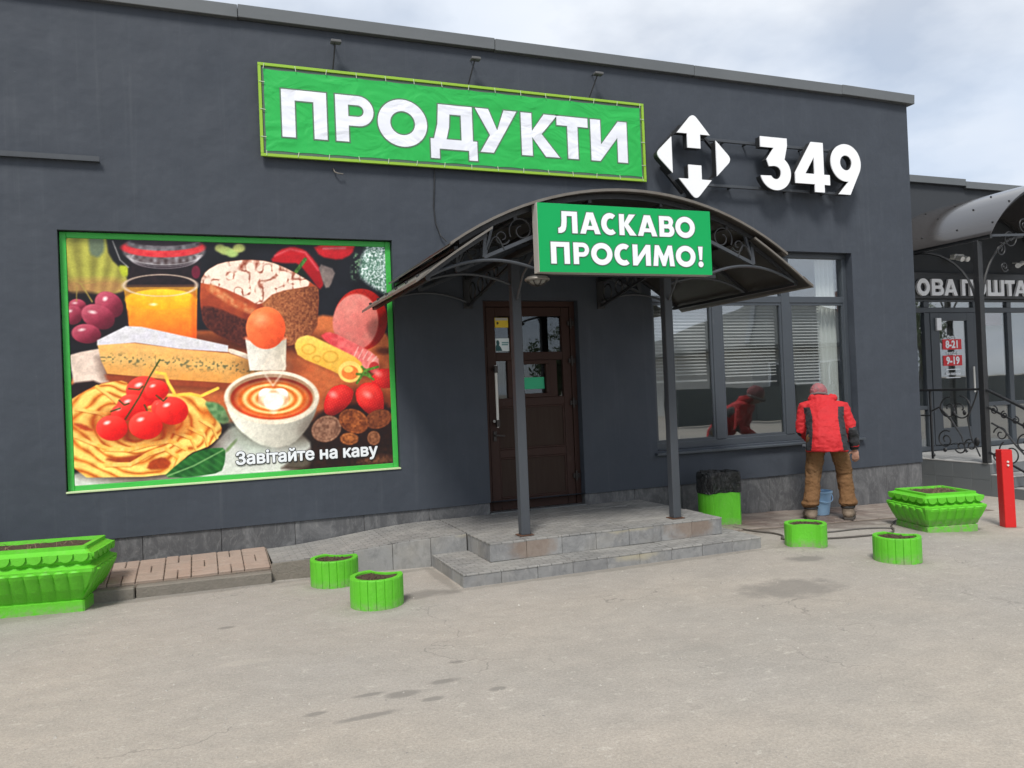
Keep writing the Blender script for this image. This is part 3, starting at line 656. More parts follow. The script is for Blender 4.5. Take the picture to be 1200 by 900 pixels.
part('lever', MB().box(2.72, 2.755, y0-0.026, y0-0.0125, 0.96, 1.06).bar((2.737, y0-0.05, 1.02), (2.83, y0-0.055, 1.01), 0.018, 0.016).bar((2.737, y0-0.055, 1.02), (2.737, y0-0.024, 1.02), 0.016, 0.016), M['dark_hinge'], dr, 0.002)
part('lock', MB().tube([(2.737, y0-0.022, 1.16), (2.737, y0-0.0125, 1.16)], 0.014, 10), M['chrome'], dr)
for z in (2.14, 1.75, 1.31, 0.55):
    part('hinge', MB().box(3.585, 3.660, y0-0.036, y0-0.0205, z-0.022, z+0.022).tube([(3.6175, y0-0.042, z-0.05), (3.6175, y0-0.042, z+0.05)], 0.012, 8), M['dark_hinge'], dr)
def plate(name, x0, x1, z0, z1, y, col, parent, rough=0.5):
    return part(name, MB().box(x0, x1, y, y+0.0015, z0, z1), Mat(name, col, rough), parent)
s_ = plate('sticker', 2.795, 2.94, 2.105, 2.205, y0+0.012, (0.80, 0.58, 0.03), dr); s_['label'] = 'small yellow sticker in the door glass'
part('sticker_print', MB().box(2.80, 2.935, y0+0.0105, y0+0.0118, 2.178, 2.203), Mat('pale_print', (0.45, 0.45, 0.42)), s_)
part('sticker_print', flat_mesh('sticker_print', [arc(2.825, 2.150, .012, .014, 0, 345, 14)], 0.001), Mat('dark_print', (0.08, 0.06, 0.02)), s_).location = (0, y0+0.0105, 0)
s_ = plate('notice', 2.79, 2.942, 1.865, 1.995, y0+0.012, (0.78, 0.88, 0.90), dr); s_['label'] = 'pale notice with a dark portrait in the door glass'
part('portrait_print', flat_mesh('portrait_print', [[(2.795, 1.868), (2.865, 1.868), (2.850, 1.905), (2.832, 1.925), (2.838, 1.95), (2.828, 1.975), (2.81, 1.978), (2.802, 1.96), (2.806, 1.935), (2.795, 1.915)]], 0.001), Mat('teal_print', (0.02, 0.10, 0.11)), s_).location = (0, y0+0.0105, 0)
part('notice_lines', MB().box(2.862, 2.935, y0+0.0105, y0+0.0118, 1.945, 1.957).box(2.862, 2.928, y0+0.0105, y0+0.0118, 1.925, 1.937), Mat('teal_lines', (0.12, 0.30, 0.32)), s_)
s_ = plate('open_sign', 3.055, 3.315, 1.470, 1.590, y0+0.012, (0.02, 0.42, 0.20), dr); s_['label'] = 'green plate hanging in the hatch glass'
part('door_threshold', MB().box(2.63, 3.675, -0.005, 0.20, 0.2505, 0.2615), M['coping'], dr)

# ------------------------------------------------------------------ entrance canopy
CX = 3.18
cn = thing('entrance_canopy', (3.2, -1.0, 0.25), 'arched two-tier smoked canopy on two grey posts over the door', 'canopy')
YF, YB = -2.0, -0.015
def zu(d, off=0.0): return 2.985-2.65+math.sqrt(2.65**2-d*d)-off          # upper vault
def sheet(fn, t, nx=24):
    q = MB(); top = []; bot = []
    for i in range(nx+1): x, z = fn(i/nx); top.append((x, z)); bot.append((x, z-t))
    ring = top+bot[::-1]; q.loft([[(x, YF, z) for x, z in ring], [(x, YB, z) for x, z in ring]]); return q
M['sheet'] = bpy.data.materials.new('smoked_polycarbonate'); M['sheet'].use_nodes = True
_t = M['sheet'].node_tree; _p = _t.nodes['Principled BSDF']; _p.inputs['Base Color'].default_value = (0.045, 0.041, 0.037, 1); _p.inputs['Roughness'].default_value = 0.28
_tr = _t.nodes.new('ShaderNodeBsdfTranslucent'); _tr.inputs[0].default_value = (0.20, 0.175, 0.15, 1); _mx = _t.nodes.new('ShaderNodeMixShader'); _mx.inputs[0].default_value = 0.16
_t.links.new(_p.outputs[0], _mx.inputs[1]); _t.links.new(_tr.outputs[0], _mx.inputs[2]); _t.links.new(_mx.outputs[0], _t.nodes['Material Output'].inputs[0])
part('roof_sheet', sheet(lambda u: (CX-1.49+2.98*u, zu(-1.49+2.98*u)), 0.010), M['sheet'], cn, smooth=True)
def zl(d): return 2.655-(d-1.16)*0.60-(d-1.16)**2*0.14                     # lower side wings
part('side_sheet', sheet(lambda u: (CX-1.745+0.58*u, zl(1.745-0.58*u)), 0.008, 8), M['sheet'], cn, smooth=True)
part('side_sheet', sheet(lambda u: (CX+1.165+0.58*u, zl(1.165+0.58*u)), 0.008, 8), M['sheet'], cn, smooth=True)
def arch_pts(y, off, a=-1.49, b=1.49, n=26): return [(CX+a+(b-a)*i/n, y, zu(a+(b-a)*i/n, off)) for i in range(n+1)]
def strip(pts, w, h):
    """flat band following pts in an x-z plane: w across (y), h deep"""
    q = MB(); q.loft([[(x, y-w/2, z-h/2), (x, y+w/2, z-h/2), (x, y+w/2, z+h/2), (x, y-w/2, z+h/2)] for x, y, z in pts]); return q
part('edge_trim', strip(arch_pts(YF-0.012, 0.004), 0.022, 0.020), M['trim_metal'], cn)
for s in (-1, 1):
    part('edge_trim', strip([(CX+s*d, YF-0.008, zl(d)-0.004) for d in (1.165, 1.3, 1.45, 1.6, 1.745)], 0.018, 0.018), M['trim_metal'], cn)
    q = MB()                                                              # pressed strip along each eave, with bolt heads
    for (d0, d1) in ((1.655, 1.752),): q.add([(CX+s*d0, YF-0.02, zl(d0)+0.012), (CX+s*d1, YF-0.02, zl(d1)+0.012), (CX+s*d1, YB, zl(d1)+0.012), (CX+s*d0, YB, zl(d0)+0.012),
                                             (CX+s*d0, YF-0.02, zl(d0)+0.003), (CX+s*d1, YF-0.02, zl(d1)-0.010), (CX+s*d1, YB, zl(d1)-0.010), (CX+s*d0, YB, zl(d0)+0.003)], [(0,1,2,3),(7,6,5,4),(4,5,1,0),(5,6,2,1),(6,7,3,2),(7,4,0,3)])
    part('eave_strip', q, M['trim_metal'], cn)
    b = MB()
    for k in range(6): b.tube([(CX+s*1.70, YF+0.12+0.34*k, zl(1.70)+0.008), (CX+s*1.705, YF+0.12+0.34*k, zl(1.70)+0.028)], 0.013, 7)
    part('bolt_row', b, M['black_metal'], cn)
    q = MB(); q.add([(CX+s*1.45, YB-0.004, zu(1.45)-0.012), (CX+s*1.49, YB-0.004, zu(1.49)-0.012), (CX+s*1.49, YF, zu(1.49)-0.012), (CX+s*1.45, YF, zu(1.45)-0.012),
               (CX+s*1.45, YB-0.004, zu(1.45)-0.020), (CX+s*1.49, YB-0.004, zu(1.49)-0.020), (CX+s*1.49, YF, zu(1.49)-0.020), (CX+s*1.45, YF, zu(1.45)-0.020)], [(0,1,2,3),(7,6,5,4),(4,5,1,0),(5,6,2,1),(6,7,3,2),(7,4,0,3)])
    part('edge_trim', q, M['trim_metal'], cn)
def spiral(c, r0, r1, a0, turns, y, n=26, flip=1):
    return [(c[0]+flip*(r0+(r1-r0)*i/n)*math.cos(R(a0)+2*math.pi*turns*i/n), y, c[1]+(r0+(r1-r0)*i/n)*math.sin(R(a0)+2*math.pi*turns*i/n)) for i in range(n+1)]
for y in (YF+0.08, -1.25, -0.06):
    part('arch_rib', strip(arch_pts(y, 0.034, -1.40, 1.40), 0.030, 0.040), M['black_metal'], cn)
    for s in (-1, 1):
        part('wing_rib', strip([(CX+s*d, y, zl(d)-0.030) for d in (1.18, 1.35, 1.5, 1.66)], 0.028, 0.034), M['black_metal'], cn)
        # bowed tie from the eave back to the post head
        t = [(CX+s*(1.66-0.92*u), y, 2.285+0.06*u+0.44*u*(1-u)) for u in [i/14 for i in range(15)]]
        part('tie_bow', MB().tube(t, 0.0125, 8), M['grey_metal'], cn, smooth=True)
        # V strut at the step between the tiers, and its lower chord
        v = MB(); v.bar((CX+s*1.19, y, 2.655), (CX+s*1.21, y, 2.445), 0.024, 0.024, (0, 1, 0)); v.bar((CX+s*1.135, y, zu(1.135, .05)), (CX+s*1.20, y, 2.455), 0.020, 0.020, (0, 1, 0))
        v.bar((CX+s*1.21, y, 2.445), (CX+s*0.70, y, 2.655), 0.026, 0.026, (0, 1, 0)); part('v_strut', v, M['grey_metal'], cn)
        sc = MB(); sc.tube(spiral((CX+s*0.90, 2.655), 0.105, 0.03, -30, 1.3, y, 30, s), 0.0065, 6); sc.tube(spiral((CX+s*1.06, 2.60), 0.062, 0.018, 200, 1.2, y, 24, s), 0.007, 6)
        sc.tube([(CX+s*(1.18-0.13*u), y-0.01, 2.50+0.10*math.sin(u*3.1)) for u in [i/8 for i in range(9)]], 0.007, 6); part('scroll', sc, M['black_metal'], cn, smooth=True)
    sc = MB()
    for s in (-1, 1): sc.tube(spiral((CX+s*0.16, 2.82), 0.075, 0.02, 180, 1.4, y, 28, s), 0.008, 6)
    part('scroll', sc, M['black_metal'], cn, smooth=True)
for d in (-1.42, -0.95, -0.32, 0.32, 0.95, 1.42): part('purlin', MB().bar((CX+d, YF+0.07, zu(abs(d), 0.066)), (CX+d, YB-0.01, zu(abs(d), 0.066)), 0.028, 0.024), M['black_metal'], cn)
for s in (-1, 1): part('purlin', MB().bar((CX+s*1.64, YF+0.07, zl(1.64)-0.055), (CX+s*1.64, YB-0.01, zl(1.64)-0.055), 0.03, 0.026), M['black_metal'], cn)
for xp in (2.475, 3.945):
    part('post', MB().box(xp-0.040, xp+0.040, -1.29, -1.21, 0.258, 2.56), M['grey_metal'], cn, 0.006)
    part('base_plate', MB().box(xp-0.062, xp+0.062, -1.312, -1.188, 0.2525, 0.2595), M['rust'], cn, 0.002)
    part('cross_beam', MB().box(xp-0.025, xp+0.025, YF+0.10, -0.02, 2.5605, 2.605), M['black_metal'], cn, 0.003)
    part('wall_plate', MB().box(xp-0.045, xp+0.045, -0.018, -0.002, 2.28, 2.60), M['black_metal'], cn, 0.003)
    b = MB(); b.bar((xp, -0.02, 2.31), (xp, -1.20, 2.53), 0.025, 0.022); part('brace', b, M['black_metal'], cn)
    for k, (yy, rr) in enumerate(((-0.16, 0.085), (-0.40, 0.070), (-0.62, 0.055), (-0.82, 0.045))):
        zc = 2.31+(-yy-0.02)*0.186+rr+0.012
        part('ring', MB().tube([(xp, yy+rr*math.cos(a), zc+rr*math.sin(a)) for a in [2*math.pi*i/20 for i in range(20)]], 0.008, 6, closed=True), M['black_metal'], cn, smooth=True)
    part('front_brace', MB().tube([(xp, -1.30, 2.22), (xp, -1.45, 2.40), (xp, -1.68, 2.51), (xp, -1.90, 2.55)], 0.010, 6), M['grey_metal'], cn, smooth=True)
part('front_rail', MB().box(CX-0.80, CX+0.80, -1.955, -1.925, 2.315, 2.345), M['black_metal'], cn, 0.003)
for s in (-1, 1): part('sign_hanger', MB().box(CX+s*0.70-0.014, CX+s*0.70+0.014, -1.955, -1.927, 2.3455, 2.83), M['black_metal'], cn)
# round lamp under the sign corner
lm = thing('bulkhead_lamp', (2.40, -1.90, 2.30), 'round pale bulkhead lamp below the corner of the welcome sign', 'lamp')
part('lamp_rim', MB().tube([(2.40+0.085*math.cos(a), -1.90+0.085*math.sin(a), 2.290) for a in [2*math.pi*i/24 for i in range(24)]], 0.012, 8, closed=True), M['trim_metal'], lm, smooth=True)
q = MB(); q.loft([[(2.40+r*math.cos(2*math.pi*k/24), -1.90+r*math.sin(2*math.pi*k/24), z) for k in range(24)] for r, z in ((0.08, 2.31), (0.078, 2.285), (0.06, 2.262), (0.03, 2.25), (0.005, 2.247))])
part('lamp_bowl', q, Mat('ribbed_lamp_glass', (0.17, 0.165, 0.15), 0.35), lm, smooth=True)
for k in range(4):
    a = math.pi*k/4; part('lamp_guard', MB().tube([(2.40+0.088*u*math.cos(a), -1.90+0.088*u*math.sin(a), 2.238+0.045*u*u) for u in (-1, -.5, 0, .5, 1)], 0.004, 5), M['dark_hinge'], lm)
part('lamp_mount', MB().box(2.36, 2.44, -1.928, -1.87, 2.3105, 2.330), M['black_metal'], lm)
# ------------------------------------------------------------------ welcome sign on the canopy
M['sign_green'] = Mat('green_sign_film', (0.002, 0.33, 0.085), 0.5, spec=0.25); M['sign_green'].mix(M['sign_green'].noise(2, 3), (0.003, 0.36, 0.095), 0.5)
M['letter_white'] = Mat('white_letter_film', (0.80, 0.83, 0.86), 0.4)
M['outline'] = Mat('dark_grey_letter_outline', (0.075, 0.12, 0.09), 0.5)
M['sign_side'] = Mat('pale_sign_side', (0.40, 0.38, 0.35), 0.5)
ws = thing('welcome_sign', (3.11, -2.04, 2.32), 'green box sign reading ЛАСКАВО ПРОСИМО! on the canopy front', 'sign')
part('sign_box', MB().box(2.352, 3.870, -2.058, -1.962, 2.322, 2.838), M['sign_side'], ws, 0.003)
part('sign_face', MB().box(2.354, 3.868, -2.0625, -2.0585, 2.324, 2.836), M['sign_green'], ws)
for row, z0 in (((('Л', 2.516, 2.675), ('А', 2.697, 2.868), ('С', 2.877, 3.007), ('К', 3.032, 3.178), ('А', 3.194, 3.367), ('В', 3.388, 3.525), ('О', 3.536, 3.717)), 2.617),
                ((('П', 2.448, 2.601), ('Р', 2.633, 2.764), ('О', 2.781, 2.962), ('С', 2.980, 3.117), ('И', 3.140, 3.299), ('М', 3.321, 3.515), ('О', 3.529, 3.712), ('!', 3.734, 3.789)), 2.386)):
    for ch, a, b in row: letter(ch, a, b, z0, 0.162, -2.0665, 0.003, M['letter_white'], ws, M['outline'], 0.0065)

# ------------------------------------------------------------------ banner with the word ПРОДУКТИ
m = M['banner'] = Mat('green_vinyl_banner', (0.010, 0.40, 0.060), 0.40, spec=0.5); m.mix(m.noise(1.5, 3), (0.014, 0.44, 0.075), 0.6)
def wrinkle(q):
    q.bump(q.noise(2.6, 2, 0.4, (1.0, 1, 1.6), dist=1.5), 0.30, 0.03); q.bump(q.noise(6, 2, 0.5, (1.3, 1, 0.8), 0.5, 0.8, dist=2.0), 0.07, 0.012)
    w = q.n('ShaderNodeTexWave'); w.bands_direction = 'DIAGONAL'; w.inputs['Scale'].default_value = 1.1; w.inputs['Distortion'].default_value = 5; w.inputs['Detail'].default_value = 2; q.l(q.pos((1, 0, 1.5)), w.inputs['Vector'])
    q.bump(w.outputs['Fac'], 0.07, 0.02)
wrinkle(m)
m = M['banner_white'] = Mat('white_vinyl_print', (0.78, 0.80, 0.87), 0.38); wrinkle(m)
m = M['banner_line'] = Mat('grey_vinyl_outline', (0.09, 0.16, 0.10), 0.4)
M['lime'] = Mat('lime_frame_paint', (0.26, 0.46, 0.03), 0.45)
bn = thing('shop_banner', (2.55, -0.04, 3.64), 'long green vinyl banner reading ПРОДУКТИ high on the wall', 'banner')
BX0, BX1, BZ0, BZ1 = 0.575, 4.53, 3.640, 4.480
for a in ((BX0, BX1, BZ0, BZ0+0.026), (BX0, BX1, BZ1-0.026, BZ1), (BX0, BX0+0.026, BZ0+.0265, BZ1-.0265), (BX1-0.026, BX1, BZ0+.0265, BZ1-.0265)):
    part('frame_bar', MB().box(a[0], a[1], -0.062, -0.034, a[2], a[3]), M['lime'], bn, 0.002)
rs = random.Random(3)
def bsag(u, v):
    # slight slack between the ties along each edge
    e = 0.006*abs(math.sin(u*14*math.pi)); g_ = 0.004*abs(math.sin(v*3*math.pi))
    x = BX0+0.046+g_*(1 if u < .5 else -1)*(1 if abs(u-.5) > .49 else 0)+(BX1-BX0-0.092)*u
    z = BZ0+0.050+(BZ1-BZ0-0.100)*v + (e if v < 0.01 else (-e if v > 0.99 else 0))
    return (x, -0.052, z)
q = MB().grid(140, 10, bsag); me = bpy.data.meshes.new('banner_sheet'); me.from_pydata(q.v, [], q.f); me.update(); link('banner_sheet', me, M['banner'], bn)
part('banner_back', MB().box(BX0+0.03, BX1-0.03, -0.049, -0.044, BZ0+0.03, BZ1-0.03), M['outline'], bn)
tie = MB().box(-0.0025, 0.0025, -0.004, 0.0, -0.024, 0.024).mesh('tie'); M['tie'] = Mat('white_tie', (0.50, 0.58, 0.42), 0.6)
for i in range(15):
    x = BX0+0.05+(BX1-BX0-0.10)*i/14
    for z in (BZ0+0.030, BZ1-0.030): put('tie', tie, M['tie'], bn, (x, -0.0630, z), (0, random.uniform(-.25, .25), 0))
for j in range(3):
    z = BZ0+0.05+(BZ1-BZ0-0.1)*(j+0.5)/3
    for x in (BX0+0.030, BX1-0.030): put('tie', tie, M['tie'], bn, (x, -0.0630, z), (0, math.pi/2+random.uniform(-.2, .2), 0))
for ch, a, b in (('П', 0.768, 1.168), ('Р', 1.249, 1.602), ('О', 1.640, 2.118), ('Д', 2.148, 2.622), ('У', 2.612, 3.052), ('К', 3.098, 3.508), ('Т', 3.494, 3.849), ('И', 3.881, 4.313)):
    letter(ch, a, b, 3.829, 0.432, -0.0555, 0.0025, M['banner_white'], bn, M['banner_line'], 0.0125)

# ------------------------------------------------------------------ arrow logo and number on rails
lg = thing('number_sign', (6.0, -0.16, 3.5), 'white raised arrow emblem and number 349 on rails above the window', 'sign')
lg_y = -0.205
def raised(name, contours, parent):
    o = link(name, flat_mesh(name, contours, 0.012), M['white'], parent, True, (0, lg_y, 0))
    link('letter_side', flat_mesh('letter_side', contours, 0.075, -0.002), M['return'], o, False, (0, 0.0125, 0)); return o
def rounded(poly, r, n=5):
    out_ = []
    for i in range(len(poly)):
        p0, p, p1 = Vector(poly[i-1]), Vector(poly[i][:2]), Vector(poly[(i+1) % len(poly)][:2]); rr = poly[i][2] if len(poly[i]) > 2 else 0
        p0 = Vector(poly[i-1][:2])
        if rr <= 0: out_.append(tuple(p)); continue
        a = p+(p0-p).normalized()*rr; b = p+(p1-p).normalized()*rr
        for k in range(n+1):
            t = k/n; out_.append(tuple(a*(1-t)**2+p*2*t*(1-t)+b*t*t))
    return out_
LX, LZ = 5.050, 3.907
raised('arrow', [rounded([(LX-0.21, LZ+0.245), (LX-0.083, LZ+0.245), (LX-0.083, LZ+0.092), (LX+0.083, LZ+0.092), (LX+0.083, LZ+0.245), (LX+0.21, LZ+0.245), (LX, LZ+0.475, 0.075)], 0)], lg)
raised('arrow', [rounded([(LX-0.21, LZ-0.245), (LX, LZ-0.475, 0.075), (LX+0.21, LZ-0.245), (LX+0.083, LZ-0.245), (LX+0.083, LZ-0.092), (LX-0.083, LZ-0.092), (LX-0.083, LZ-0.245)], 0)], lg)
raised('triangle', [rounded([(LX-0.283, LZ-0.195), (LX-0.283, LZ+0.195), (LX-0.490, LZ, 0.075)], 0)], lg)
raised('triangle', [rounded([(LX+0.283, LZ-0.195), (LX+0.490, LZ, 0.075), (LX+0.283, LZ+0.195)], 0)], lg)
for ch, a, b, z0, h in (('3', 5.916, 6.343, 3.608, 0.592), ('4', 6.405, 6.909, 3.612, 0.578), ('9', 6.922, 7.386, 3.606, 0.590)):
    raised('digit', [[(a+p[0]*h*(b-a)/(h*{'3': .77, '4': .90, '9': .79}[ch]), z0+p[1]*h) for p in c] for c in glyph(ch, 1)], lg)
for z in (4.145, 3.640): part('rail', MB().box(5.12, 7.20, -0.105, -0.075, z-0.016, z+0.016), M['grey_metal'], lg, 0.003)
for p, q_ in (((LX-0.36, LZ-0.10), (LX-0.10, LZ-0.38)), ((LX-0.36, LZ+0.10), (LX-0.10, LZ+0.36)), ((LX+0.36, LZ-0.10), (LX+0.10, LZ-0.38)), ((LX+0.36, LZ+0.10), (LX+0.10, LZ+0.36))):
    part('frame_strut', MB().bar((p[0], -0.095, p[1]), (q_[0], -0.095, q_[1]), 0.035, 0.026), M['black_metal'], lg)
for x, z in ((5.55, 4.145), (5.85, 4.145), (6.65, 4.145), (5.62, 3.640), (6.40, 3.640), (6.95, 3.640), (LX-0.30, LZ-0.10), (LX, LZ-0.40)):
    part('standoff', MB().tube([(x, -0.074, z), (x, 0.0, z)], 0.012, 8), M['black_metal'], lg)

# ------------------------------------------------------------------ small fittings on the wall
for i, (x, x2, lab) in enumerate(((1.24, 1.262, 'small spotlight on a thin rod above the banner, nearest the building end with the poster'), (2.556, 2.61, 'small spotlight on a thin rod above the middle of the banner'), (3.886, 3.955, 'small spotlight on a thin leaning rod above the last banner letters'))):
    t = thing('spotlight', (x2, -0.1, 4.47), lab, 'spotlight', 'spotlights above the banner')
    part('rod', MB().tube([(x, -0.05, 4.485), (x2-0.005, -0.13, 4.70)], 0.007, 6), M['black_metal'], t)
    part('lamp_head', MB().box(x2-0.048, x2+0.048, -0.175, -0.105, 4.695, 4.722), Mat('grey_lamp_head', (0.10, 0.10, 0.10), 0.4), t, 0.006)
    part('bracket', MB().tube([(x2, -0.12, 4.72), (x2, -0.05, 4.745), (x2, 0.0, 4.745)], 0.006, 6), M['black_metal'], t)
t = thing('wall_rail', (-1.6, -0.02, 3.5), 'short dark metal rail fixed on the wall above the poster', 'rail')
part('angle_bar', MB().box(-4.0, -0.715, -0.045, -0.001, 3.505, 3.512).box(-4.0, -0.715, -0.045, -0.040, 3.5125, 3.548), M['grey_metal'], t)
part('clip', MB().box(-1.3, -1.27, -0.012, -0.0005, 3.5125, 3.55), M['coping'], t)
tag(part('wall_cable', MB().tube([(2.19, -0.008, 3.64), (2.178, -0.009, 3.45), (2.165, -0.010, 3.28), (2.175, -0.012, 3.12), (2.215, -0.03, 2.99), (2.27, -0.05, 2.93)], 0.0065, 6), M['black_metal'], None, smooth=True), 'thin black cable hanging from the banner down to the canopy', 'cable')
tag(part('wire_stub', MB().tube([(1.215, -0.002, 3.585), (1.225, -0.03, 3.545), (1.25, -0.045, 3.530), (1.30, -0.04, 3.528)], 0.006, 6), M['trim_metal'], None, smooth=True), 'bent wire stub sticking out of the wall under the banner', 'wire')

# ------------------------------------------------------------------ food poster in the wall niche
fp = thing('food_poster', (0.35, 0.07, 0.77), 'big printed poster of breakfast food and coffee in green border', 'poster')
PX0, PX1, PZ0, PZ1 = -1.045, 1.737, 0.767, 2.930
def paint(nu, nv):
    """the printed picture, painted as plain colour patches in the sketch's own units"""
    u = (np.arange(nu)+0.5)/nu; v = (np.arange(nv)+0.5)/nv
    U, V_ = np.meshgrid(u, v)
    TLc, TRc, BRc, BLc = np.array((77., 276.)), np.array((453., 289.)), np.array((462., 548.)), np.array((86., 575.))
    Xg = (TLc[0]*(1-U)+TRc[0]*U)*(1-V_)+(BLc[0]*(1-U)+BRc[0]*U)*V_
    Yg = (TLc[1]*(1-U)+TRc[1]*U)*(1-V_)+(BLc[1]*(1-U)+BRc[1]*U)*V_
    rng = np.random.RandomState(5)
    def vnoise(s, seed=0):
        r = np.random.RandomState(seed); g_ = r.rand(int(400/s)+4, int(500/s)+4); x = (Xg-60)/s; y = (Yg-260)/s
        i = np.clip(x.astype(int), 0, g_.shape[1]-2); j = np.clip(y.astype(int), 0, g_.shape[0]-2); fx = x-i; fy = y-j; fx = fx*fx*(3-2*fx); fy = fy*fy*(3-2*fy)
        return (g_[j, i]*(1-fx)+g_[j, i+1]*fx)*(1-fy)+(g_[j+1, i]*(1-fx)+g_[j+1, i+1]*fx)*fy
    n1, n2, n4, n8, n20 = vnoise(1.1, 1), vnoise(2.2, 2), vnoise(4, 3), vnoise(8, 4), vnoise(20, 6)
    img = np.zeros((nv, nu, 3))
    def lc(c): return np.array(c, float)
    def smooth_(pts):
        p = np.array(pts, float)
        for _ in range(1):
            q = np.roll(p, -1, 0); p = np.stack([p*.8+q*.2, p*.2+q*.8], 1).reshape(-1, 2)
        return p
    def sd_poly(pts, rnd=True):
        pts = smooth_(pts) if rnd else np.array(pts, float); d = np.full(Xg.shape, 1e9); ins = np.zeros(Xg.shape, bool)
        for k in range(len(pts)):
            a = pts[k-1]; b = pts[k]; e = b-a; wx = Xg-a[0]; wy = Yg-a[1]
            t = np.clip((wx*e[0]+wy*e[1])/(e@e+1e-9), 0, 1); d = np.minimum(d, np.hypot(wx-e[0]*t, wy-e[1]*t))
            c = ((a[1] > Yg) != (b[1] > Yg)) & (Xg < (b[0]-a[0])*(Yg-a[1])/(b[1]-a[1]+1e-12)+a[0]); ins ^= c
        return np.where(ins, -d, d)
    def sd_ell(cx, cy, rx, ry, rot=0):
        c, s = math.cos(R(rot)), math.sin(R(rot)); x = (Xg-cx)*c+(Yg-cy)*s; y = -(Xg-cx)*s+(Yg-cy)*c
        return (np.hypot(x/rx, y/ry)-1)*min(rx, ry)
    def sd_line(pts, w):
        d = np.full(Xg.shape, 1e9)
        for k in range(len(pts)-1):
            a = np.array(pts[k], float); b = np.array(pts[k+1], float); e = b-a; wx = Xg-a[0]; wy = Yg-a[1]
            t = np.clip((wx*e[0]+wy*e[1])/(e@e+1e-9), 0, 1); d = np.minimum(d, np.hypot(wx-e[0]*t, wy-e[1]*t))
        return d-w/2
    def al(sd, soft=0.7): return np.clip(0.5-sd/(2*soft), 0, 1)
    def put_(a, col):
        nonlocal img
        col = np.broadcast_to(lc(col) if not isinstance(col, np.ndarray) else col, img.shape); img = img*(1-a[..., None])+col*a[..., None]
    def grad(c0, c1, t): t = np.clip(t, 0, 1)[..., None]; return lc(c0)*(1-t)+lc(c1)*t
    def shade(sd, k, col=(40, 16, 10)): put_(al(sd, 7.0)*k, col)
    def ball(cx, cy, rx, ry, rot, base, dark, lite, hl=True, soft=0.7):
        sd = sd_ell(cx, cy, rx, ry, rot); t = (Xg-cx)/rx*0.45+(Yg-cy)/ry*0.55
        put_(al(sd, soft), grad(base, dark, 0.15+0.8*t)); put_(al(sd, soft)*np.clip(0.3-t, 0, 1)*0.8, lite)
        if hl: put_(al(sd_ell(cx-rx*.32, cy-ry*.42, rx*.20, ry*.13, rot-20), 1.2)*0.8, (255, 245, 240))
    Z1 = lambda p: [(x/4.0, 240+y/4.0) for x, y in p]
    Z2 = lambda p: [(60+x/5.295, 260+y/5.295) for x, y in p]
    Z3 = lambda p: [(200+x/4.286, 260+y/4.286) for x, y in p]
    Z4 = lambda p: [(60+x/5.295, 420+y/5.295) for x, y in p]
    Z5 = lambda p: [(220+x/4.615, 420+y/4.615) for x, y in p]
    # backdrop and table
    put_(np.ones(Xg.shape), grad((36, 38, 46), (24, 24, 30), n20))
    put_(al(sd_poly([(80, 440), (150, 392), (222, 388), (300, 392), (366, 370), (392, 373), (470, 398), (470, 500), (80, 500)]), 2), grad((214, 134, 88), (178, 96, 60), n8*.5+n2*.25+(Yg-380)/300))
    put_(al(sd_poly([(80, 418), (92, 414), (112, 410), (122, 450), (86, 458)], False), 1), (226, 206, 192))
    put_(al(sd_poly([(80, 452), (112, 448), (116, 470), (80, 474)]), 1.5), (44, 26, 30))
    # fennel bulb
    fan = 0.5+0.5*np.sin(np.arctan2(Xg-102, 420-Yg)*46)
    put_(al(sd_poly(Z2([(60, 60), (310, 60), (330, 210), (440, 330), (410, 450), (60, 450)])), 1.5), grad((186, 184, 96), (134, 130, 70), fan*.7+n4*.3))
    put_(al(sd_poly(Z2([(60, 350), (430, 350), (410, 450), (60, 450)])), 5)*0.5, (176, 112, 96))
    put_(al(sd_poly(Z2([(215, 60), (300, 60), (305, 170), (270, 215), (220, 190)])), 2), (112, 124, 104))
    put_(al(sd_poly(Z2([(380, 260), (440, 265), (440, 335), (400, 330)])), 1.5), (176, 184, 66))
    # preserving jar
    put_(al(sd_poly(Z2([(440, 200), (870, 200), (860, 420), (440, 420)])), 1.5), grad((52, 38, 44), (30, 22, 28), n4))
    put_(al(sd_ell(183, 293, 46, 17)), (112, 106, 108)); put_(al(sd_ell(183, 297, 40, 12), 1.0), grad((78, 62, 62), (150, 146, 150), n4))
    put_(al(sd_ell(182, 288, 47, 12)), grad((222, 92, 92), (186, 52, 62), n4)); put_(al(sd_ell(182, 283, 42, 9)), grad((150, 146, 150), (84, 78, 82), n4))
    put_(al(sd_ell(182, 279, 38, 7)), (62, 54, 60))
    for k in range(3): put_(al(np.abs(sd_ell(183, 297+2.2*k, 41-2*k, 12))-0.35, 0.5)*(Yg > 297)*0.7, (206, 202, 204))
    put_(al(sd_line([(126, 280), (134, 303), (143, 312)], 1.2))*0.8, (190, 188, 184)); put_(al(sd_ell(218, 318, 5, 8)), (110, 40, 62))
    # pale blossom
    for k in range(7): put_(al(sd_ell(246+8*k % 27, 289+3*(k % 3), 6, 5), 1.5)*.85, (190-8*(k % 3), 196, 126))
    # peppers and pumpkin-seed mound
    put_(al(sd_poly(Z3([(450, 195), (500, 135), (570, 115), (640, 135), (690, 190), (740, 260), (740, 320), (715, 345), (660, 270), (600, 205), (530, 205)])), 1.5), grad((206, 44, 52), (140, 18, 34), n8*.5+(Yg-285)/90))
    put_(al(sd_line(Z3([(480, 165), (560, 130), (640, 150), (710, 240)]), 2.2), 1.6)*.6, (240, 150, 150))
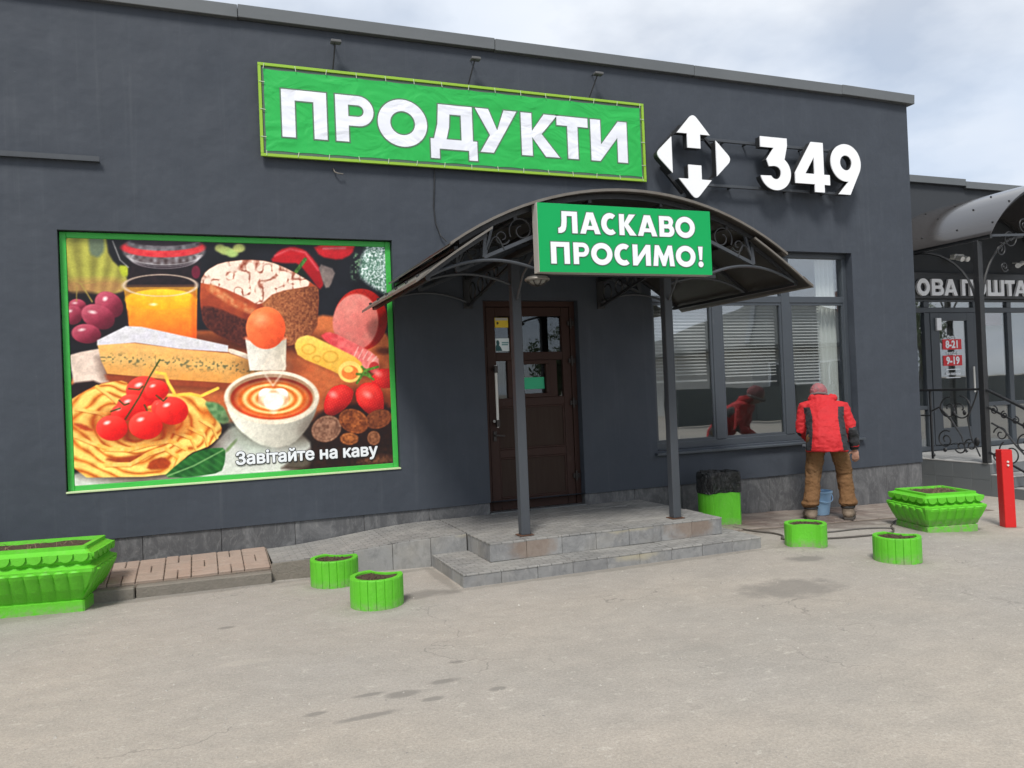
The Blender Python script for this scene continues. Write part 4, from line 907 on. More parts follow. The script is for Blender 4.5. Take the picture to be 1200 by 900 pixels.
    put_(al(sd_poly(Z3([(600, 250), (560, 225), (600, 205), (650, 270), (640, 290)])), 2), (26, 40, 30)); put_(al(sd_line(Z3([(640, 185), (590, 250)]), 4.6)), grad((96, 132, 70), (60, 92, 44), n2))
    put_(al(sd_poly(Z3([(680, 110), (920, 105), (900, 160), (830, 192), (720, 172)])), 1.5), grad((214, 62, 66), (160, 26, 40), (Yg-284)/22)); put_(al(sd_line(Z3([(740, 130), (860, 128)]), 2), 1.4)*.6, (246, 190, 190))
    put_(al(sd_poly(Z3([(705, 205), (810, 240), (775, 330), (745, 335)])), 1.2), grad((150, 136, 130), (104, 94, 92), n4))
    put_(al(sd_poly(Z3([(990, 90), (1110, 90), (1110, 380), (1010, 330), (930, 270), (950, 180)])), 3), grad((96, 128, 112), (216, 228, 224), np.clip((n1*.6+n2*.6)*2-.75, 0, 1)))
    put_(al(sd_poly(Z3([(900, 160), (960, 150), (930, 300), (890, 290)])), 3)*np.clip(n2*2-.9, 0, 1), (120, 150, 120))
    # smoked ham
    put_(al(sd_ell(421, 376, 35, 37)), grad((206, 62, 48), (150, 34, 30), n4*.4+(Xg-400)/60))
    net = np.minimum(np.abs(np.sin((Xg+Yg)*.34)), np.abs(np.sin((Xg-Yg)*.30))); put_(al(sd_ell(421, 376, 35, 37))*np.clip(.25-net, 0, 1)*2.2, (116, 20, 20))
    put_(al(sd_ell(414, 379, 30, 34, 8), 1.2), grad((232, 160, 148), (202, 118, 112), n8*.6+(Yg-345)/120))
    put_(al(sd_ell(452, 414, 14, 4), 2)*.6, (60, 24, 20))
    # loaf
    shade(sd_ell(300, 404, 78, 14), .7)
    loaf = Z3([(100, 290), (130, 240), (200, 200), (330, 184), (450, 194), (560, 240), (690, 315), (716, 350), (700, 570), (545, 640), (330, 645), (200, 585), (115, 525), (95, 400)])
    sl = sd_poly(loaf); put_(al(sl), grad((196, 104, 66), (118, 52, 40), n8*.5+(Yg-330)/110))
    put_(al(np.maximum(sl, sd_poly(Z3([(100, 425), (170, 430), (330, 500), (545, 560), (545, 660), (330, 660), (100, 545)]))), 1.5), grad((104, 58, 48), (66, 34, 32), n2))
    put_(al(np.maximum(sl, sd_poly(Z3([(395, 425), (480, 352), (700, 318), (740, 350), (710, 600), (545, 660), (530, 560)]))), 1), grad((186, 126, 88), (98, 54, 38), n1*.55+n2*.6-.12+(Xg-340)/150))
    top = np.maximum(sl, sd_poly(Z3([(80, 300), (120, 200), (330, 170), (560, 225), (700, 318), (480, 352), (395, 425), (330, 385), (200, 325)])))
    crack = np.clip(np.abs(vnoise(9, 21)-.5)*4.5+np.abs(vnoise(5, 22)-.5)*2.2, 0, 1.3); put_(al(top), grad((140, 72, 54), (240, 220, 204), np.clip(crack*1.05+n2*.25-.12, 0, 1)))
    put_(al(np.maximum(sl, sd_line(Z3([(150, 330), (250, 400), (360, 450)]), 9)), 2)*.75, grad((236, 176, 128), (190, 100, 66), n4*1.3-.2))
    # orange juice
    shade(sd_ell(184, 398, 46, 9), .5)
    put_(al(sd_poly([(138, 336), (219.5, 336), (218.5, 402), (145, 398)], False)), grad((250, 190, 60), (238, 112, 52), (Yg-345)/55))
    put_(al(sd_poly([(138, 333), (219.5, 333), (219, 350), (140, 350)], False))*.55, (128, 92, 66)); put_(al(sd_ell(179, 351, 39.5, 12.5)), grad((252, 206, 70), (244, 168, 40), (Yg-338)/26))
    put_(al(np.abs(sd_ell(178.5, 334, 40.5, 13))-.6, .6)*.85, (226, 206, 186)); put_(al(sd_poly([(212, 345), (219, 340), (219, 398), (213, 398)]), 2)*.35, (200, 70, 30))
    put_(al(sd_ell(170, 357, 4, 1.6), 1)*.8, (255, 246, 214))
    # grapes
    put_(al(sd_poly(Z2([(80, 440), (240, 430), (430, 540), (430, 640), (250, 760), (90, 770)])), 3), (30, 22, 30))
    for gx, gy, a, b, r_ in ((95+60, 520, 50, 42, 20), (130, 580, 52, 62, 0), (330, 515, 72, 92, -38), (268, 592, 100, 74, 32), (203, 700, 82, 62, 10)):
        ball(60+gx/5.295, 260+gy/5.295, a/5.295, b/5.295, r_, (152, 58, 80), (70, 22, 40), (196, 110, 124))
    put_(al(sd_line(Z2([(100, 345), (170, 375), (235, 495)]), 1.4)), (170, 150, 90)); put_(al(sd_line(Z2([(165, 380), (255, 370)]), 1.2)), (160, 140, 86)); put_(al(sd_line(Z2([(150, 400), (148, 490)]), 1)), (160, 140, 86))
    # cheese wedge
    shade(sd_poly(Z1([(440, 700), (1200, 780), (1200, 880), (1000, 890), (470, 850)])), .6)
    put_(al(sd_poly(Z1([(470, 800), (1030, 850), (1200, 800), (1200, 860), (1000, 880), (480, 840)])), 2), (150, 76, 50))
    side = sd_poly(Z1([(438, 655), (600, 655), (800, 685), (1020, 705), (1190, 762), (1192, 800), (1030, 850), (760, 832), (480, 802), (455, 740)]), False); put_(al(side), grad((240, 196, 132), (222, 160, 92), n8*.4+(Yg-405)/60))
    band = np.exp(-((Yg-(422+(Xg-115)*.075))/6.5)**2); put_(al(side)*band*np.clip((n2-.60)*5, 0, 1), (96, 92, 66)); put_(al(side)*band*.25, (214, 206, 150))
    put_(al(sd_poly(Z1([(438, 640), (500, 605), (560, 572), (630, 576), (800, 618), (1020, 668), (1020, 700), (800, 684), (600, 652), (438, 664)]), False)), grad((228, 226, 226), (206, 203, 210), n8))
    put_(al(sd_poly(Z1([(1022, 678), (1120, 712), (1188, 752), (1186, 768), (1080, 722), (1020, 702)]))), (238, 224, 206))
    # egg and cup
    shade(sd_ell(304, 432, 34, 12), .55)
    put_(al(sd_poly(Z3([(322, 590), (538, 590), (532, 760), (345, 760)]), False)), grad((232, 228, 218), (190, 178, 158), (Xg-280)/60)); put_(al(sd_ell(300, 398, 25, 5)), (214, 120, 86))
    es = sd_ell(300.2, 386, 24, 25.5); put_(al(es), grad((250, 142, 92), (206, 82, 48), (Xg-290)/40*.6+(Yg-380)/40*.5+.2)); put_(al(sd_ell(294, 376, 8, 7), 5)*.55, (255, 190, 150))
    # ham and cheese rolls
    shade(sd_poly(Z3([(560, 660), (900, 800), (1060, 800), (1060, 720), (700, 600)])), .6)
    put_(al(sd_poly(Z3([(715, 585), (760, 558), (830, 580), (1045, 685), (1050, 760), (980, 760), (850, 680)])), 1), grad((206, 66, 74), (240, 156, 148), n4*.4+(Xg-370)/90)); 
    for k in range(5): put_(al(sd_line(Z3([(905+26*k, 690+6*k), (930+26*k, 640+12*k)]), 1.3))*.8, (250, 206, 196))
    put_(al(sd_ell(438, 434, 7, 7)), (186, 66, 66))
    put_(al(sd_poly(Z3([(578, 630), (600, 590), (660, 575), (770, 625), (945, 705), (960, 780), (860, 800), (780, 760), (600, 690)])), 1), grad((252, 220, 124), (228, 172, 76), n8*.4+(Yg-398)/60))
    for cx_, cy_, r_ in ((656, 650, 36), (775, 690, 40), (700, 700, 22)): put_(al(np.abs(sd_ell(200+cx_/4.286, 260+cy_/4.286, r_/4.286, r_*.7/4.286))-.7, .9)*.7, (206, 152, 62))
    put_(al(sd_ell(406, 439, 15.5, 13)), (248, 212, 128)); put_(al(sd_ell(406, 440, 11, 8.5)), (226, 132, 70)); put_(al(sd_ell(404, 436, 6, 4)), (250, 206, 120))
    # paper and cloth at the foot
    put_(al(sd_poly([(80, 556), (180, 556), (225, 540), (262, 500), (330, 500), (360, 530), (345, 570), (80, 590)]), 2), grad((226, 226, 220), (190, 194, 184), n8*.6+n2*.3))
    # tagliatelle nest
    shade(sd_ell(150, 520, 96, 52), .7)
    nest = sd_poly(Z4([(95, 290), (180, 225), (260, 180), (390, 150), (440, 170), (480, 250), (640, 240), (800, 232), (900, 280), (960, 380), (1000, 480), (935, 560), (880, 590), (800, 620), (720, 700), (640, 768), (95, 772)]))
    rr = np.hypot((Xg-150)/1.0, (Yg-505)/.62)+n20*10; ang = np.arctan2(Yg-505, Xg-150); st_ = 0.5+0.5*np.sin(rr*.40+np.sin(ang*3)*2.2+n20*3)
    put_(al(nest), grad((196, 108, 44), (252, 212, 126), np.clip(np.sqrt(st_)*1.15+(n8-.5)*.4, 0, 1)))
    put_(al(sd_poly(Z4([(120, 420), (190, 430), (250, 475), (180, 470)])), 1.5), (180, 84, 46)); put_(al(sd_poly(Z4([(290, 652), (420, 640), (530, 615), (520, 665), (400, 690)])), 2), (160, 76, 38))
    put_(al(sd_poly(Z4([(560, 665), (640, 640), (690, 680), (660, 720), (540, 725)])), 1.5), (168, 76, 36))
    for k, pts in enumerate(([(300, 590), (440, 595), (560, 560), (680, 540), (770, 590)], [(310, 690), (450, 690), (560, 620), (650, 590), (720, 640), (690, 720)], [(140, 330), (280, 360), (340, 420)], [(130, 500), (250, 560), (310, 580)], [(260, 190), (330, 250), (380, 300)], [(700, 480), (800, 520), (830, 590)], [(780, 450), (880, 500), (900, 570)], [(850, 400), (930, 450), (960, 520)])):
        put_(al(sd_line(Z4(pts), 5.5 if k < 2 else 4)), grad((252, 216, 136), (236, 178, 92), n4)); put_(al(sd_line([(x, y+2.8) for x, y in Z4(pts)], .9), .6)*.6, (170, 92, 40))
    for pts in ([(600, 102), (650, 112), (670, 170), (705, 235)], [(968, 205), (870, 252)], [(700, 250), (800, 240), (860, 255)]): put_(al(sd_line(Z4(pts), 3.6)), (250, 206, 96))
    # tomatoes on the vine
    shade(sd_ell(158, 500, 50, 17), .75, (150, 50, 16))
    shade(sd_ell(150, 512, 40, 12), .6, (120, 40, 14))
    for cx_, cy_, r_ in ((530, 222, 105), (640, 330, 70), (600, 215, 70), (460, 320, 88), (400, 360, 60), (690, 348, 97), (345, 456, 88), (538, 440, 98)):
        ball(60+cx_/5.295, 420+cy_/5.295, r_/5.295, r_*.92/5.295, 0, (234, 46, 40), (168, 14, 22), (250, 110, 96))
    put_(al(sd_poly(Z4([(400, 520), (460, 525), (540, 535), (420, 545)])), 2)*.5, (110, 30, 14))
    for pts in ([(620, 20), (560, 130), (500, 260), (420, 400)], [(440, 205), (500, 212), (520, 190)], [(385, 280), (415, 310), (440, 300)], [(600, 250), (640, 285), (660, 265)], [(340, 350), (390, 330)], [(545, 345), (530, 310)]): put_(al(sd_line(Z4(pts), 1.6)), (58, 78, 34))
    # leaves
    leaf = sd_poly(Z4([(635, 775), (720, 690), (830, 610), (920, 588), (1015, 585), (1010, 680), (985, 745), (800, 775)])); put_(al(leaf), grad((72, 136, 72), (28, 78, 40), n8*.7+np.abs(np.sin((Xg*.7-Yg)*.35))*.35)); put_(al(np.maximum(leaf, sd_line(Z4([(650, 770), (820, 700), (1000, 600)]), 1.6)))*.8, (150, 186, 130))
    put_(al(sd_poly(Z4([(1010, 600), (1085, 520), (1090, 540), (1020, 620)])), 1), (140, 160, 120)); put_(al(sd_poly(Z4([(880, 288), (960, 295), (1010, 330), (1045, 420), (990, 440), (930, 380)])), 1.5), grad((142, 176, 128), (80, 118, 78), n4))
    # dark corner with nuts
    put_(al(sd_poly(Z5([(610, 400), (680, 300), (900, 260), (1130, 270), (1130, 640), (430, 640), (560, 560), (640, 500)])), 3), grad((62, 38, 30), (34, 20, 18), n4))
    put_(al(sd_poly(Z5([(880, 600), (960, 555), (1120, 545), (1120, 600)])), 3), grad((120, 84, 64), (70, 46, 36), n2))
    put_(al(sd_poly(Z5([(470, 625), (520, 560), (640, 560), (600, 625)])), 3), (96, 88, 78))
    # coffee cup
    shade(sd_ell(312, 505, 62, 26), .6, (60, 50, 40))
    put_(al(sd_poly(Z5([(146, 235), (160, 320), (215, 410), (320, 490), (420, 515), (520, 490), (600, 410), (652, 320), (666, 235)])), 1), grad((232, 228, 214), (150, 146, 136), (Xg-300)/90+(n8-.5)*.2+.25))
    put_(al(sd_poly(Z5([(150, 330), (230, 420), (350, 500), (430, 520), (330, 560), (200, 500)])), 4)*.35, (200, 216, 200))
    put_(al(sd_ell(308, 470, 58, 32.5)), (238, 226, 206)); put_(al(sd_ell(307.5, 469.5, 52.5, 28)), grad((168, 134, 108), (214, 184, 154), (Yg-450)/40))
    cof = sd_ell(307.5, 471, 50, 25.5); put_(al(cof), grad((120, 46, 30), (206, 78, 34), (Yg-448)/45+n8*.2))
    rings = sd_ell(308, 471.5, 42, 21); put_(al(rings, 3), grad((216, 118, 48), (250, 214, 152), np.clip(.5+.5*np.sin(rings*1.15), 0, 1)))
    hx = (Xg-309)/16.0/1.15; hx = hx; hy = (-(Yg-474)/13.0-.02)/1.15; hx *= 1.15; hy = hy*1.15+.08; heart = (hx**2+hy**2-1)**3-hx**2*hy**3; put_(np.clip(.5-heart*4.0, 0, 1)*(np.hypot(hx, hy) < 1.7), (252, 248, 236))
    put_(al(sd_poly([(303, 452), (316, 452), (309.5, 461)]), 1.5)*.6, (196, 96, 52))
    for pts in ([(308, 455), (300, 444), (296, 434), (303, 424)], [(309, 455), (318, 443), (324, 432), (320, 420)]): put_(al(sd_line(pts, 1.6), 1.6)*.75, (255, 240, 220))
    put_(al(sd_ell(309, 432, 16, 14), 9)*.28, (255, 240, 224))
    # strawberries
    shade(sd_ell(420, 478, 44, 22), .6)
    for pts in ([(985, 120), (1035, 72), (1110, 70), (1115, 175), (1050, 180), (995, 155)], [(715, 220), (750, 172), (820, 155), (882, 190), (868, 250), (815, 305), (750, 338), (704, 320), (700, 270)], [(888, 195), (935, 150), (1005, 146), (1056, 190), (1066, 270), (1055, 345), (1020, 352), (955, 315), (900, 262)]):
        pz = Z5(pts); sb_ = sd_poly(pz); X0 = np.mean([p[0] for p in pz]); Y0 = np.mean([p[1] for p in pz]); t_ = (Xg-X0)/22*.4+(Yg-Y0)/22*.55
        put_(al(sb_), grad((226, 44, 46), (112, 6, 20), .30+.8*t_+(n4-.5)*.25)); put_(al(sb_)*np.clip(-sb_/6, 0, 1)*np.clip(.35-t_, 0, 1)*.8, (244, 112, 98))
        seed = np.clip(np.sin(Xg*1.5+Yg*.5)*np.sin(Yg*1.45-Xg*.4)*3-2.0, 0, 1); put_(al(sb_)*seed*.55, (246, 176, 120))
        put_(al(sd_ell(X0-5, Y0-7, 5, 3.2, 20), 2.5)*.55, (255, 214, 206))
    for pts in ([(900, 150), (950, 80), (1030, 60)], [(930, 60), (980, 110)], [(900, 100), (960, 105), (1000, 130)]): put_(al(sd_line(Z5(pts), 3.0)), grad((70, 110, 44), (110, 150, 70), n2))
    # walnuts and hazelnuts
    shade(sd_ell(410, 508, 60, 22), .5)
    for cx_, cy_, a, b, r_, c0, c1 in ((715, 405, 90, 72, -20, (176, 138, 116), (96, 66, 54)), (1030, 350, 85, 52, -15, (150, 92, 60), (80, 44, 30)), (878, 362, 92, 66, 18, (176, 108, 66), (84, 44, 26)), (850, 460, 56, 34, 0, (190, 124, 76), (96, 56, 34)), (1000, 455, 40, 40, 0, (170, 120, 90), (96, 62, 44))):
        s2 = sd_ell(220+cx_/4.615, 420+cy_/4.615, a/4.615, b/4.615, r_); put_(al(s2), grad(c0, c1, n2*.7+n4*.5-.2)); put_(al(np.abs(s2+3)-.5, .7)*.4*al(s2), c1)
    img = img*(0.90+0.06*n1+0.08*n4+0.10*n8)[..., None]
    for _ in range(1): img = (img*2+np.roll(img, 1, 0)+np.roll(img, -1, 0)+np.roll(img, 1, 1)+np.roll(img, -1, 1))/6
    bl = img.copy()
    for _ in range(6): bl = (bl+np.roll(bl, 1, 0)+np.roll(bl, -1, 0)+np.roll(bl, 1, 1)+np.roll(bl, -1, 1))/5
    img = img+(img-bl)*.55+((n1+n2)[..., None]-1.0)*5*(bl/255.0+.15)
    img = 120+(img-128)*1.14; g_ = img.mean(-1, keepdims=True); img = g_+(img-g_)*1.10
    # the paper's white edge and faint wash
    return np.clip(img, 0, 255)/255.0
NU, NV = 520, 400
pic = paint(NU, NV)
pic = pic*0.985
lum = np.where(pic <= 0.04045, pic/12.92, ((pic+0.055)/1.055)**2.4)
gx = np.linspace(PX0+0.052, PX1-0.052, NU+1); gz = np.linspace(PZ1-0.052, PZ0+0.052, NV+1)
XX, ZZ = np.meshgrid(gx, gz); co = np.stack([XX, np.full(XX.shape, 0.064)+0.003*np.sin(XX*3.1+ZZ*2.3), ZZ], -1).reshape(-1, 3)
idx = np.arange((NU+1)*(NV+1)).reshape(NV+1, NU+1); quads = np.stack([idx[1:, :-1], idx[1:, 1:], idx[:-1, 1:], idx[:-1, :-1]], -1).reshape(-1, 4)
me = bpy.data.meshes.new('printed_sheet'); me.vertices.add(len(co)); me.vertices.foreach_set('co', co.ravel()); me.loops.add(quads.size); me.loops.foreach_set('vertex_index', quads.ravel().astype(np.int32))
me.polygons.add(len(quads)); me.polygons.foreach_set('loop_start', np.arange(0, quads.size, 4, dtype=np.int32)); me.polygons.foreach_set('loop_total', np.full(len(quads), 4, dtype=np.int32)); me.update(calc_edges=True)
at = me.color_attributes.new('print', 'FLOAT_COLOR', 'POINT')
pv_ = np.zeros((NV+1, NU+1, 4)); pv_[..., 3] = 1; pad = np.pad(lum, ((0, 1), (0, 1), (0, 0)), 'edge'); pv_[..., :3] = pad; at.data.foreach_set('color', pv_.ravel())
m = M['print'] = Mat('poster_print', (0.5, 0.5, 0.5), 0.38, spec=0.45); a_ = m.n('ShaderNodeAttribute'); a_.attribute_name = 'print'
m.l(a_.outputs['Color'], m.b.inputs['Base Color']); m.bump(m.noise(1.6, 2, 0.5), 0.15, 0.03)
link('printed_sheet', me, m, fp)
M['border'] = Mat('green_poster_border', (0.034, 0.42, 0.050), 0.5); M['border'].mix(M['border'].noise(4, 3, 0.5), (0.05, 0.40, 0.065), 0.6); M['border'].bump(M['border'].noise(9, 3), 0.35, 0.01)
for a in ((PX0, PX0+0.051, PZ0, PZ1), (PX1-0.051, PX1, PZ0, PZ1)): part('border_strip', MB().box(a[0], a[1], 0.056, 0.090, a[2], a[3]), M['border'], fp, 0.004)
for a in ((PZ0, PZ0+0.051), (PZ1-0.051, PZ1)): part('border_strip', MB().box(PX0+.0515, PX1-.0515, 0.056, 0.090, *a), M['border'], fp, 0.004)
part('lower_ledge', MB().box(PX0-0.005, PX1+0.006, -0.012, 0.055, PZ0-0.004, PZ0+0.010), Mat('cream_ledge_strip', (0.50, 0.60, 0.34), 0.6), fp, 0.002)
def thicken(me, r, n, y0):
    """bolder lettering: the strokes repeated a hair's breadth apart"""
    vs = np.array([v.co[:] for v in me.vertices]); fs = [tuple(p.vertices) for p in me.polygons]; V_ = []; F_ = []
    for k in range(n):
        a = 2*math.pi*k/n; b_ = len(V_)*len(vs); V_.append(vs+np.array((r*math.cos(a), y0*k, r*math.sin(a)))); F_ += [tuple(i+b_ for i in f) for f in fs]
    o_ = bpy.data.meshes.new('caption'); o_.from_pydata(np.concatenate(V_).tolist(), [], F_); o_.update(); return o_
CS = 0.150
wid = lambda t_: max(v.co.x for v in font_mesh(t_, CS, 0.002).vertices)
starts = [0.0]+[wid(p_)-wid(w_) for p_, w_ in (('Завітайте на', 'на'), ('Завітайте на каву', 'каву'))]; sc_ = 1.270/wid('Завітайте на каву')
M['caption_black'] = Mat('black_caption_outline', (0.012, 0.012, 0.012), 0.5)
for w_, x_ in zip(('Завітайте', 'на', 'каву'), starts):
    g1 = font_mesh(w_, CS, 0.0, 0.0002)
    if w_ == 'на':                                            # the н drawn as its own strokes
        ga = font_mesh('а', CS, 0.0, 0.0002); xh = max(v.co.z for v in ga.vertices)*0.985; dx = wid('на')-max(v.co.x for v in ga.vertices)
        nb = MB(); hh = 0.0002; a0, a1, sw = 0.010, dx-0.014, 0.0125
        nb.box(a0, a0+sw, -hh, hh, 0, xh).box(a1-sw, a1, -hh, hh, 0, xh).box(a0+sw, a1-sw, -hh, hh, xh*.42, xh*.60)
        nb.add([(v.co.x+dx, v.co.y, v.co.z) for v in ga.vertices], [tuple(p.vertices) for p in ga.polygons]); g1 = bpy.data.meshes.new('w'); g1.from_pydata(nb.v, [], nb.f); g1.update()
    o = link('caption_word', thicken(g1, 0.0050, 10, 0.00012), M['letter_white'], fp, True, (0.268+x_*sc_, 0.0535, 0.905)); o.scale = (sc_, 1, 1)
    o2 = link('caption_outline', thicken(g1, 0.0115, 14, 0.00010), M['caption_black'], o, False, (0.001, 0.0016, -0.002))
# ------------------------------------------------------------------ small round stave planters
def bite_outline(Rr, staves, groove, n_bite=10, bite=True):
    """circle with a concave bite towards -y (so rings can interlock); staves separated by grooves"""
    d = 1.50*Rr; rb = 1.02*Rr
    pts = []
    if bite:
        ca = (Rr*Rr+d*d-rb*rb)/(2*Rr*d); half = math.degrees(math.acos(ca))
        a0, a1 = -90+half, 270-half
    else: a0, a1 = -90, 270
    k = int(staves)
    for i in range(k):
        s0 = a0+(a1-a0)*i/k; s1 = a0+(a1-a0)*(i+1)/k; g_ = 1.1
        for a, r_ in ((s0, Rr-groove), (s0+g_, Rr), ((s0+s1)/2-(s1-s0)*.2, Rr*1.004), ((s0+s1)/2+(s1-s0)*.2, Rr*1.004), (s1-g_, Rr)): pts.append((r_*math.cos(R(a)), r_*math.sin(R(a))))
    if bite:
        pts.append((Rr*math.cos(R(a1)), Rr*math.sin(R(a1))))
        xa, ya = Rr*math.cos(R(a1)), Rr*math.sin(R(a1)); b0 = math.atan2(ya+d, xa); b1 = math.pi-b0
        for i in range(1, n_bite): b = b0+(b1-b0)*i/n_bite; pts.append((rb*math.cos(b), -d+rb*math.sin(b)))
    return pts
def plain(pts, k): return [(x*k, y*k) for x, y in pts]
def shell(outer, inner, H, zi, wob=0.0):
    q = MB(); n = len(outer)
    rings = [[(x, y, 0) for x, y in outer], [(x, y, H-0.008) for x, y in outer], [(x*0.985, y*0.985, H) for x, y in outer], [(x, y, H-0.002) for x, y in inner], [(x*.98, y*.98, zi-0.02) for x, y in inner]]
    q.loft(rings, True, True); return q
def round_planter(label, loc, rz, H=0.205, Rr=0.185, name='round_planter'):
    t = thing(name, loc, label, 'planter', 'small green round planters', rz)
    o_ = bite_outline(Rr, 15, 0.006); i_ = bite_outline(Rr*0.80, 15, 0.0)
    part('tub', shell(o_, i_, H, H-0.035), M['planter'], t, world=False)
    s_ = MB(); c = [(x*0.975, y*0.975, H-0.014+0.004*mnoise.noise(Vector((x*40, y*40, 0)))) for x, y in i_]; n = len(c)
    s_.add(c+[(0, 0.02, H-0.008)], [(k, (k+1) % n, n) for k in range(n)]); part('soil', s_, M['soil'], t, world=False)
    cl = MB(); rr = random.Random(int(loc[0]*100))
    for k in range(26):
        a = rr.uniform(0, 6.28); r_ = Rr*0.62*math.sqrt(rr.random()); cl.ell((r_*math.cos(a), 0.03+r_*math.sin(a)*.7, H-0.008), (rr.uniform(.006, .014), rr.uniform(.006, .012), rr.uniform(.004, .01)), None, 6, 4)
    o = part('soil_clods', cl, M['soil'], t, world=False); o['kind'] = 'stuff'
    return t
round_planter('green round planter further back, by the ramp', (0.935, -1.035, 0), R(150))
round_planter('green round planter nearer the camera, left of the steps', (1.105, -1.835, 0), R(140))
round_planter('green round planter with its smooth hollow side showing, near the man', (4.935, -1.785, zg(4.94)), R(-38), 0.200, 0.178)
round_planter('green round planter standing alone, right of the hollow-sided one', (5.125, -2.600, zg(5.1)), R(120), 0.200, 0.178)

# ------------------------------------------------------------------ ornate concrete flower troughs
def trough(name, label, loc, rz, LX_, LY_, H, loy):
    """LX_, LY_: half sizes at the widest; flared body on a plinth, fluted sides, scalloped band, chamfered rim"""
    t = thing(name, loc, label, 'planter', 'ornate green flower troughs', rz)
    fl = loy                                               # how much the body flares
    def rect(off, z, ch=0.0):
        a, b = LX_-off, LY_-off
        return [(-a+ch, -b, z), (a-ch, -b, z), (a, -b+ch, z), (a, b-ch, z), (a-ch, b, z), (-a+ch, b, z), (-a, b-ch, z), (-a, -b+ch, z)]
    c = 0.012
    prof = [(fl, 0), (fl, .16*H), (fl+.012, .175*H), (fl*.55, .38*H), (fl*.18, .55*H), (0.0, .63*H), (0.0, .68*H), (0.030, .715*H), (0.042, .74*H), (0.030, .77*H), (0.018, .80*H), (0.022, .90*H), (0.045, .93*H), (0.060, .95*H), (0.060, H), (0.098, H), (0.104, .93*H), (0.110, .80*H)]
    q = MB(); q.loft([rect(o, z, c) for o, z in prof], True, True); part('basin', q, M['planter'], t, world=False)
    s_ = MB(); a, b = LX_-0.100, LY_-0.100
    s_.grid(16, 8, lambda u, v: (-a+2*a*u, -b+2*b*v, .955*H+0.012*mnoise.noise(Vector((u*7+loc[0], v*5, 0))))); part('soil', s_, M['soil'], t, world=False)
    w = 0.105
    fm = MB()                                              # one flute: rounded pad lying on the flared face
    n_ = 7; rows = []
    for j, (fz, wid, pro) in enumerate(((0.20, .34, .004), (0.36, .42, .012), (0.50, .46, .016), (0.58, .47, .020), (0.635, .40, .020), (0.66, .20, .008))):
        off = np.interp(fz, [p[1]/H for p in prof[:7]], [p[0] for p in prof[:7]])
        rows.append([(w*wid*math.sin(math.pi*(k/n_-.5)), off-pro*math.cos(math.pi*(k/n_-.5)), fz*H) for k in range(n_+1)])
    for j in range(len(rows)-1):
        b0 = len(fm.v); fm.v += rows[j]+rows[j+1]; fm.f += [(b0+k, b0+k+1, b0+n_+2+k, b0+n_+1+k) for k in range(n_)]
    fme = fm.mesh('flute', 0, True)
    sm_ = flat_mesh('scallop', [[(w*.46*math.cos(R(a_)), 0.042*math.sin(R(a_))) for a_ in range(180, 361, 15)]+[(w*.46, .012), (-w*.46, .012)]], 0.03)
    for (L_, ang, dist) in ((LX_, 0, LY_), (LY_, math.pi/2, LX_), (LX_, math.pi, LY_), (LY_, -math.pi/2, LX_)):
        n = max(3, int(round(2*(L_-0.03)/w))); st_ = 2*(L_-0.03)/n
        for k in range(n):
            x = -(L_-0.03)+st_*(k+.5); shr = 1.0
            for me_, nm, zz, yy in ((fme, 'flute', 0, 0), (sm_, 'scallop', .875*H, 0.004)):
                o = link(nm, me_, M['planter'], t, False); cth, sth = math.cos(ang), math.sin(ang)
                px, py = x, -dist+yy
                o.location = (px*cth-py*sth, px*sth+py*cth, zz); o.rotation_euler = (0, 0, ang)
                o.scale = (st_/w*0.98, 1, 1)
                if nm == 'flute': o.location = ((x*0.93)*cth-py*sth, (x*0.93)*sth+py*cth, zz)
    tw = MB(); rr = random.Random(int(loc[0]*10)+50)
    for k in range(40):
        x, y = rr.uniform(-a, a)*.92, rr.uniform(-b, b)*.92; l_ = rr.uniform(.02, .07); an = rr.uniform(0, 6.28)
        tw.tube([(x, y, .955*H), (x+l_*.6*math.cos(an), y+l_*.6*math.sin(an), .955*H+rr.uniform(.004, .035)), (x+l_*math.cos(an), y+l_*math.sin(an), .955*H+rr.uniform(.0, .03))], 0.0016, 4)
    o = part('dry_stems', tw, Mat('dry_stem', (0.24, 0.17, 0.10), 0.9), t, world=False); o['kind'] = 'stuff'
    return t
trough('flower_trough', 'long green ornate flower trough on the asphalt below the poster', (-1.425, -0.635, 0.0), R(-10), 0.74, 0.29, 0.475, 0.10)
trough('flower_trough', 'squarish green ornate flower trough beside the red bollard', (6.76, -1.56, zg(6.75)-0.004), R(-13.5), 0.325, 0.315, 0.385, 0.060)

# ------------------------------------------------------------------ litter bin with black bag
bz = zg(4.97)
t = thing('litter_bin', (4.985, -0.47, bz), 'green litter bin with black bag folded over its rim', 'bin', None, R(-8))
o_ = bite_outline(0.215, 9, 0.004); i_ = bite_outline(0.19, 9, 0)
part('bin_body', shell(o_, i_, 0.42, 0.2), M['planter'], t, world=False)
m = M['bag'] = Mat('black_bin_bag', (0.012, 0.013, 0.013), 0.22, spec=0.6); m.bump(m.noise(16, 4, 0.6, (1, 1, 0.7), dist=1.5), 0.9, 0.03); m.bump(m.noise(45, 3, 0.6, (1, 1, .5)), 0.5, 0.01)
q = MB(); n = len(o_); rings = []
for k, (f, z) in enumerate(((1.05, .335), (1.06, .37), (1.045, .43), (1.05, .49), (1.03, .535), (0.97, .548), (0.90, .54), (0.85, .50), (0.82, .40), (0.75, .30))):
    rings.append([(x*f*(1+.02*mnoise.noise(Vector((x*18, y*18, z*20)))), y*f*(1+.02*mnoise.noise(Vector((x*18, y*18, z*20+9)))), z+.012*mnoise.noise(Vector((x*14, y*14, k*.2)))) for x, y in bite_outline(0.215, 9, 0.0)])
q.loft(rings, False, True); part('bag', q, M['bag'], t, smooth=True, world=False)

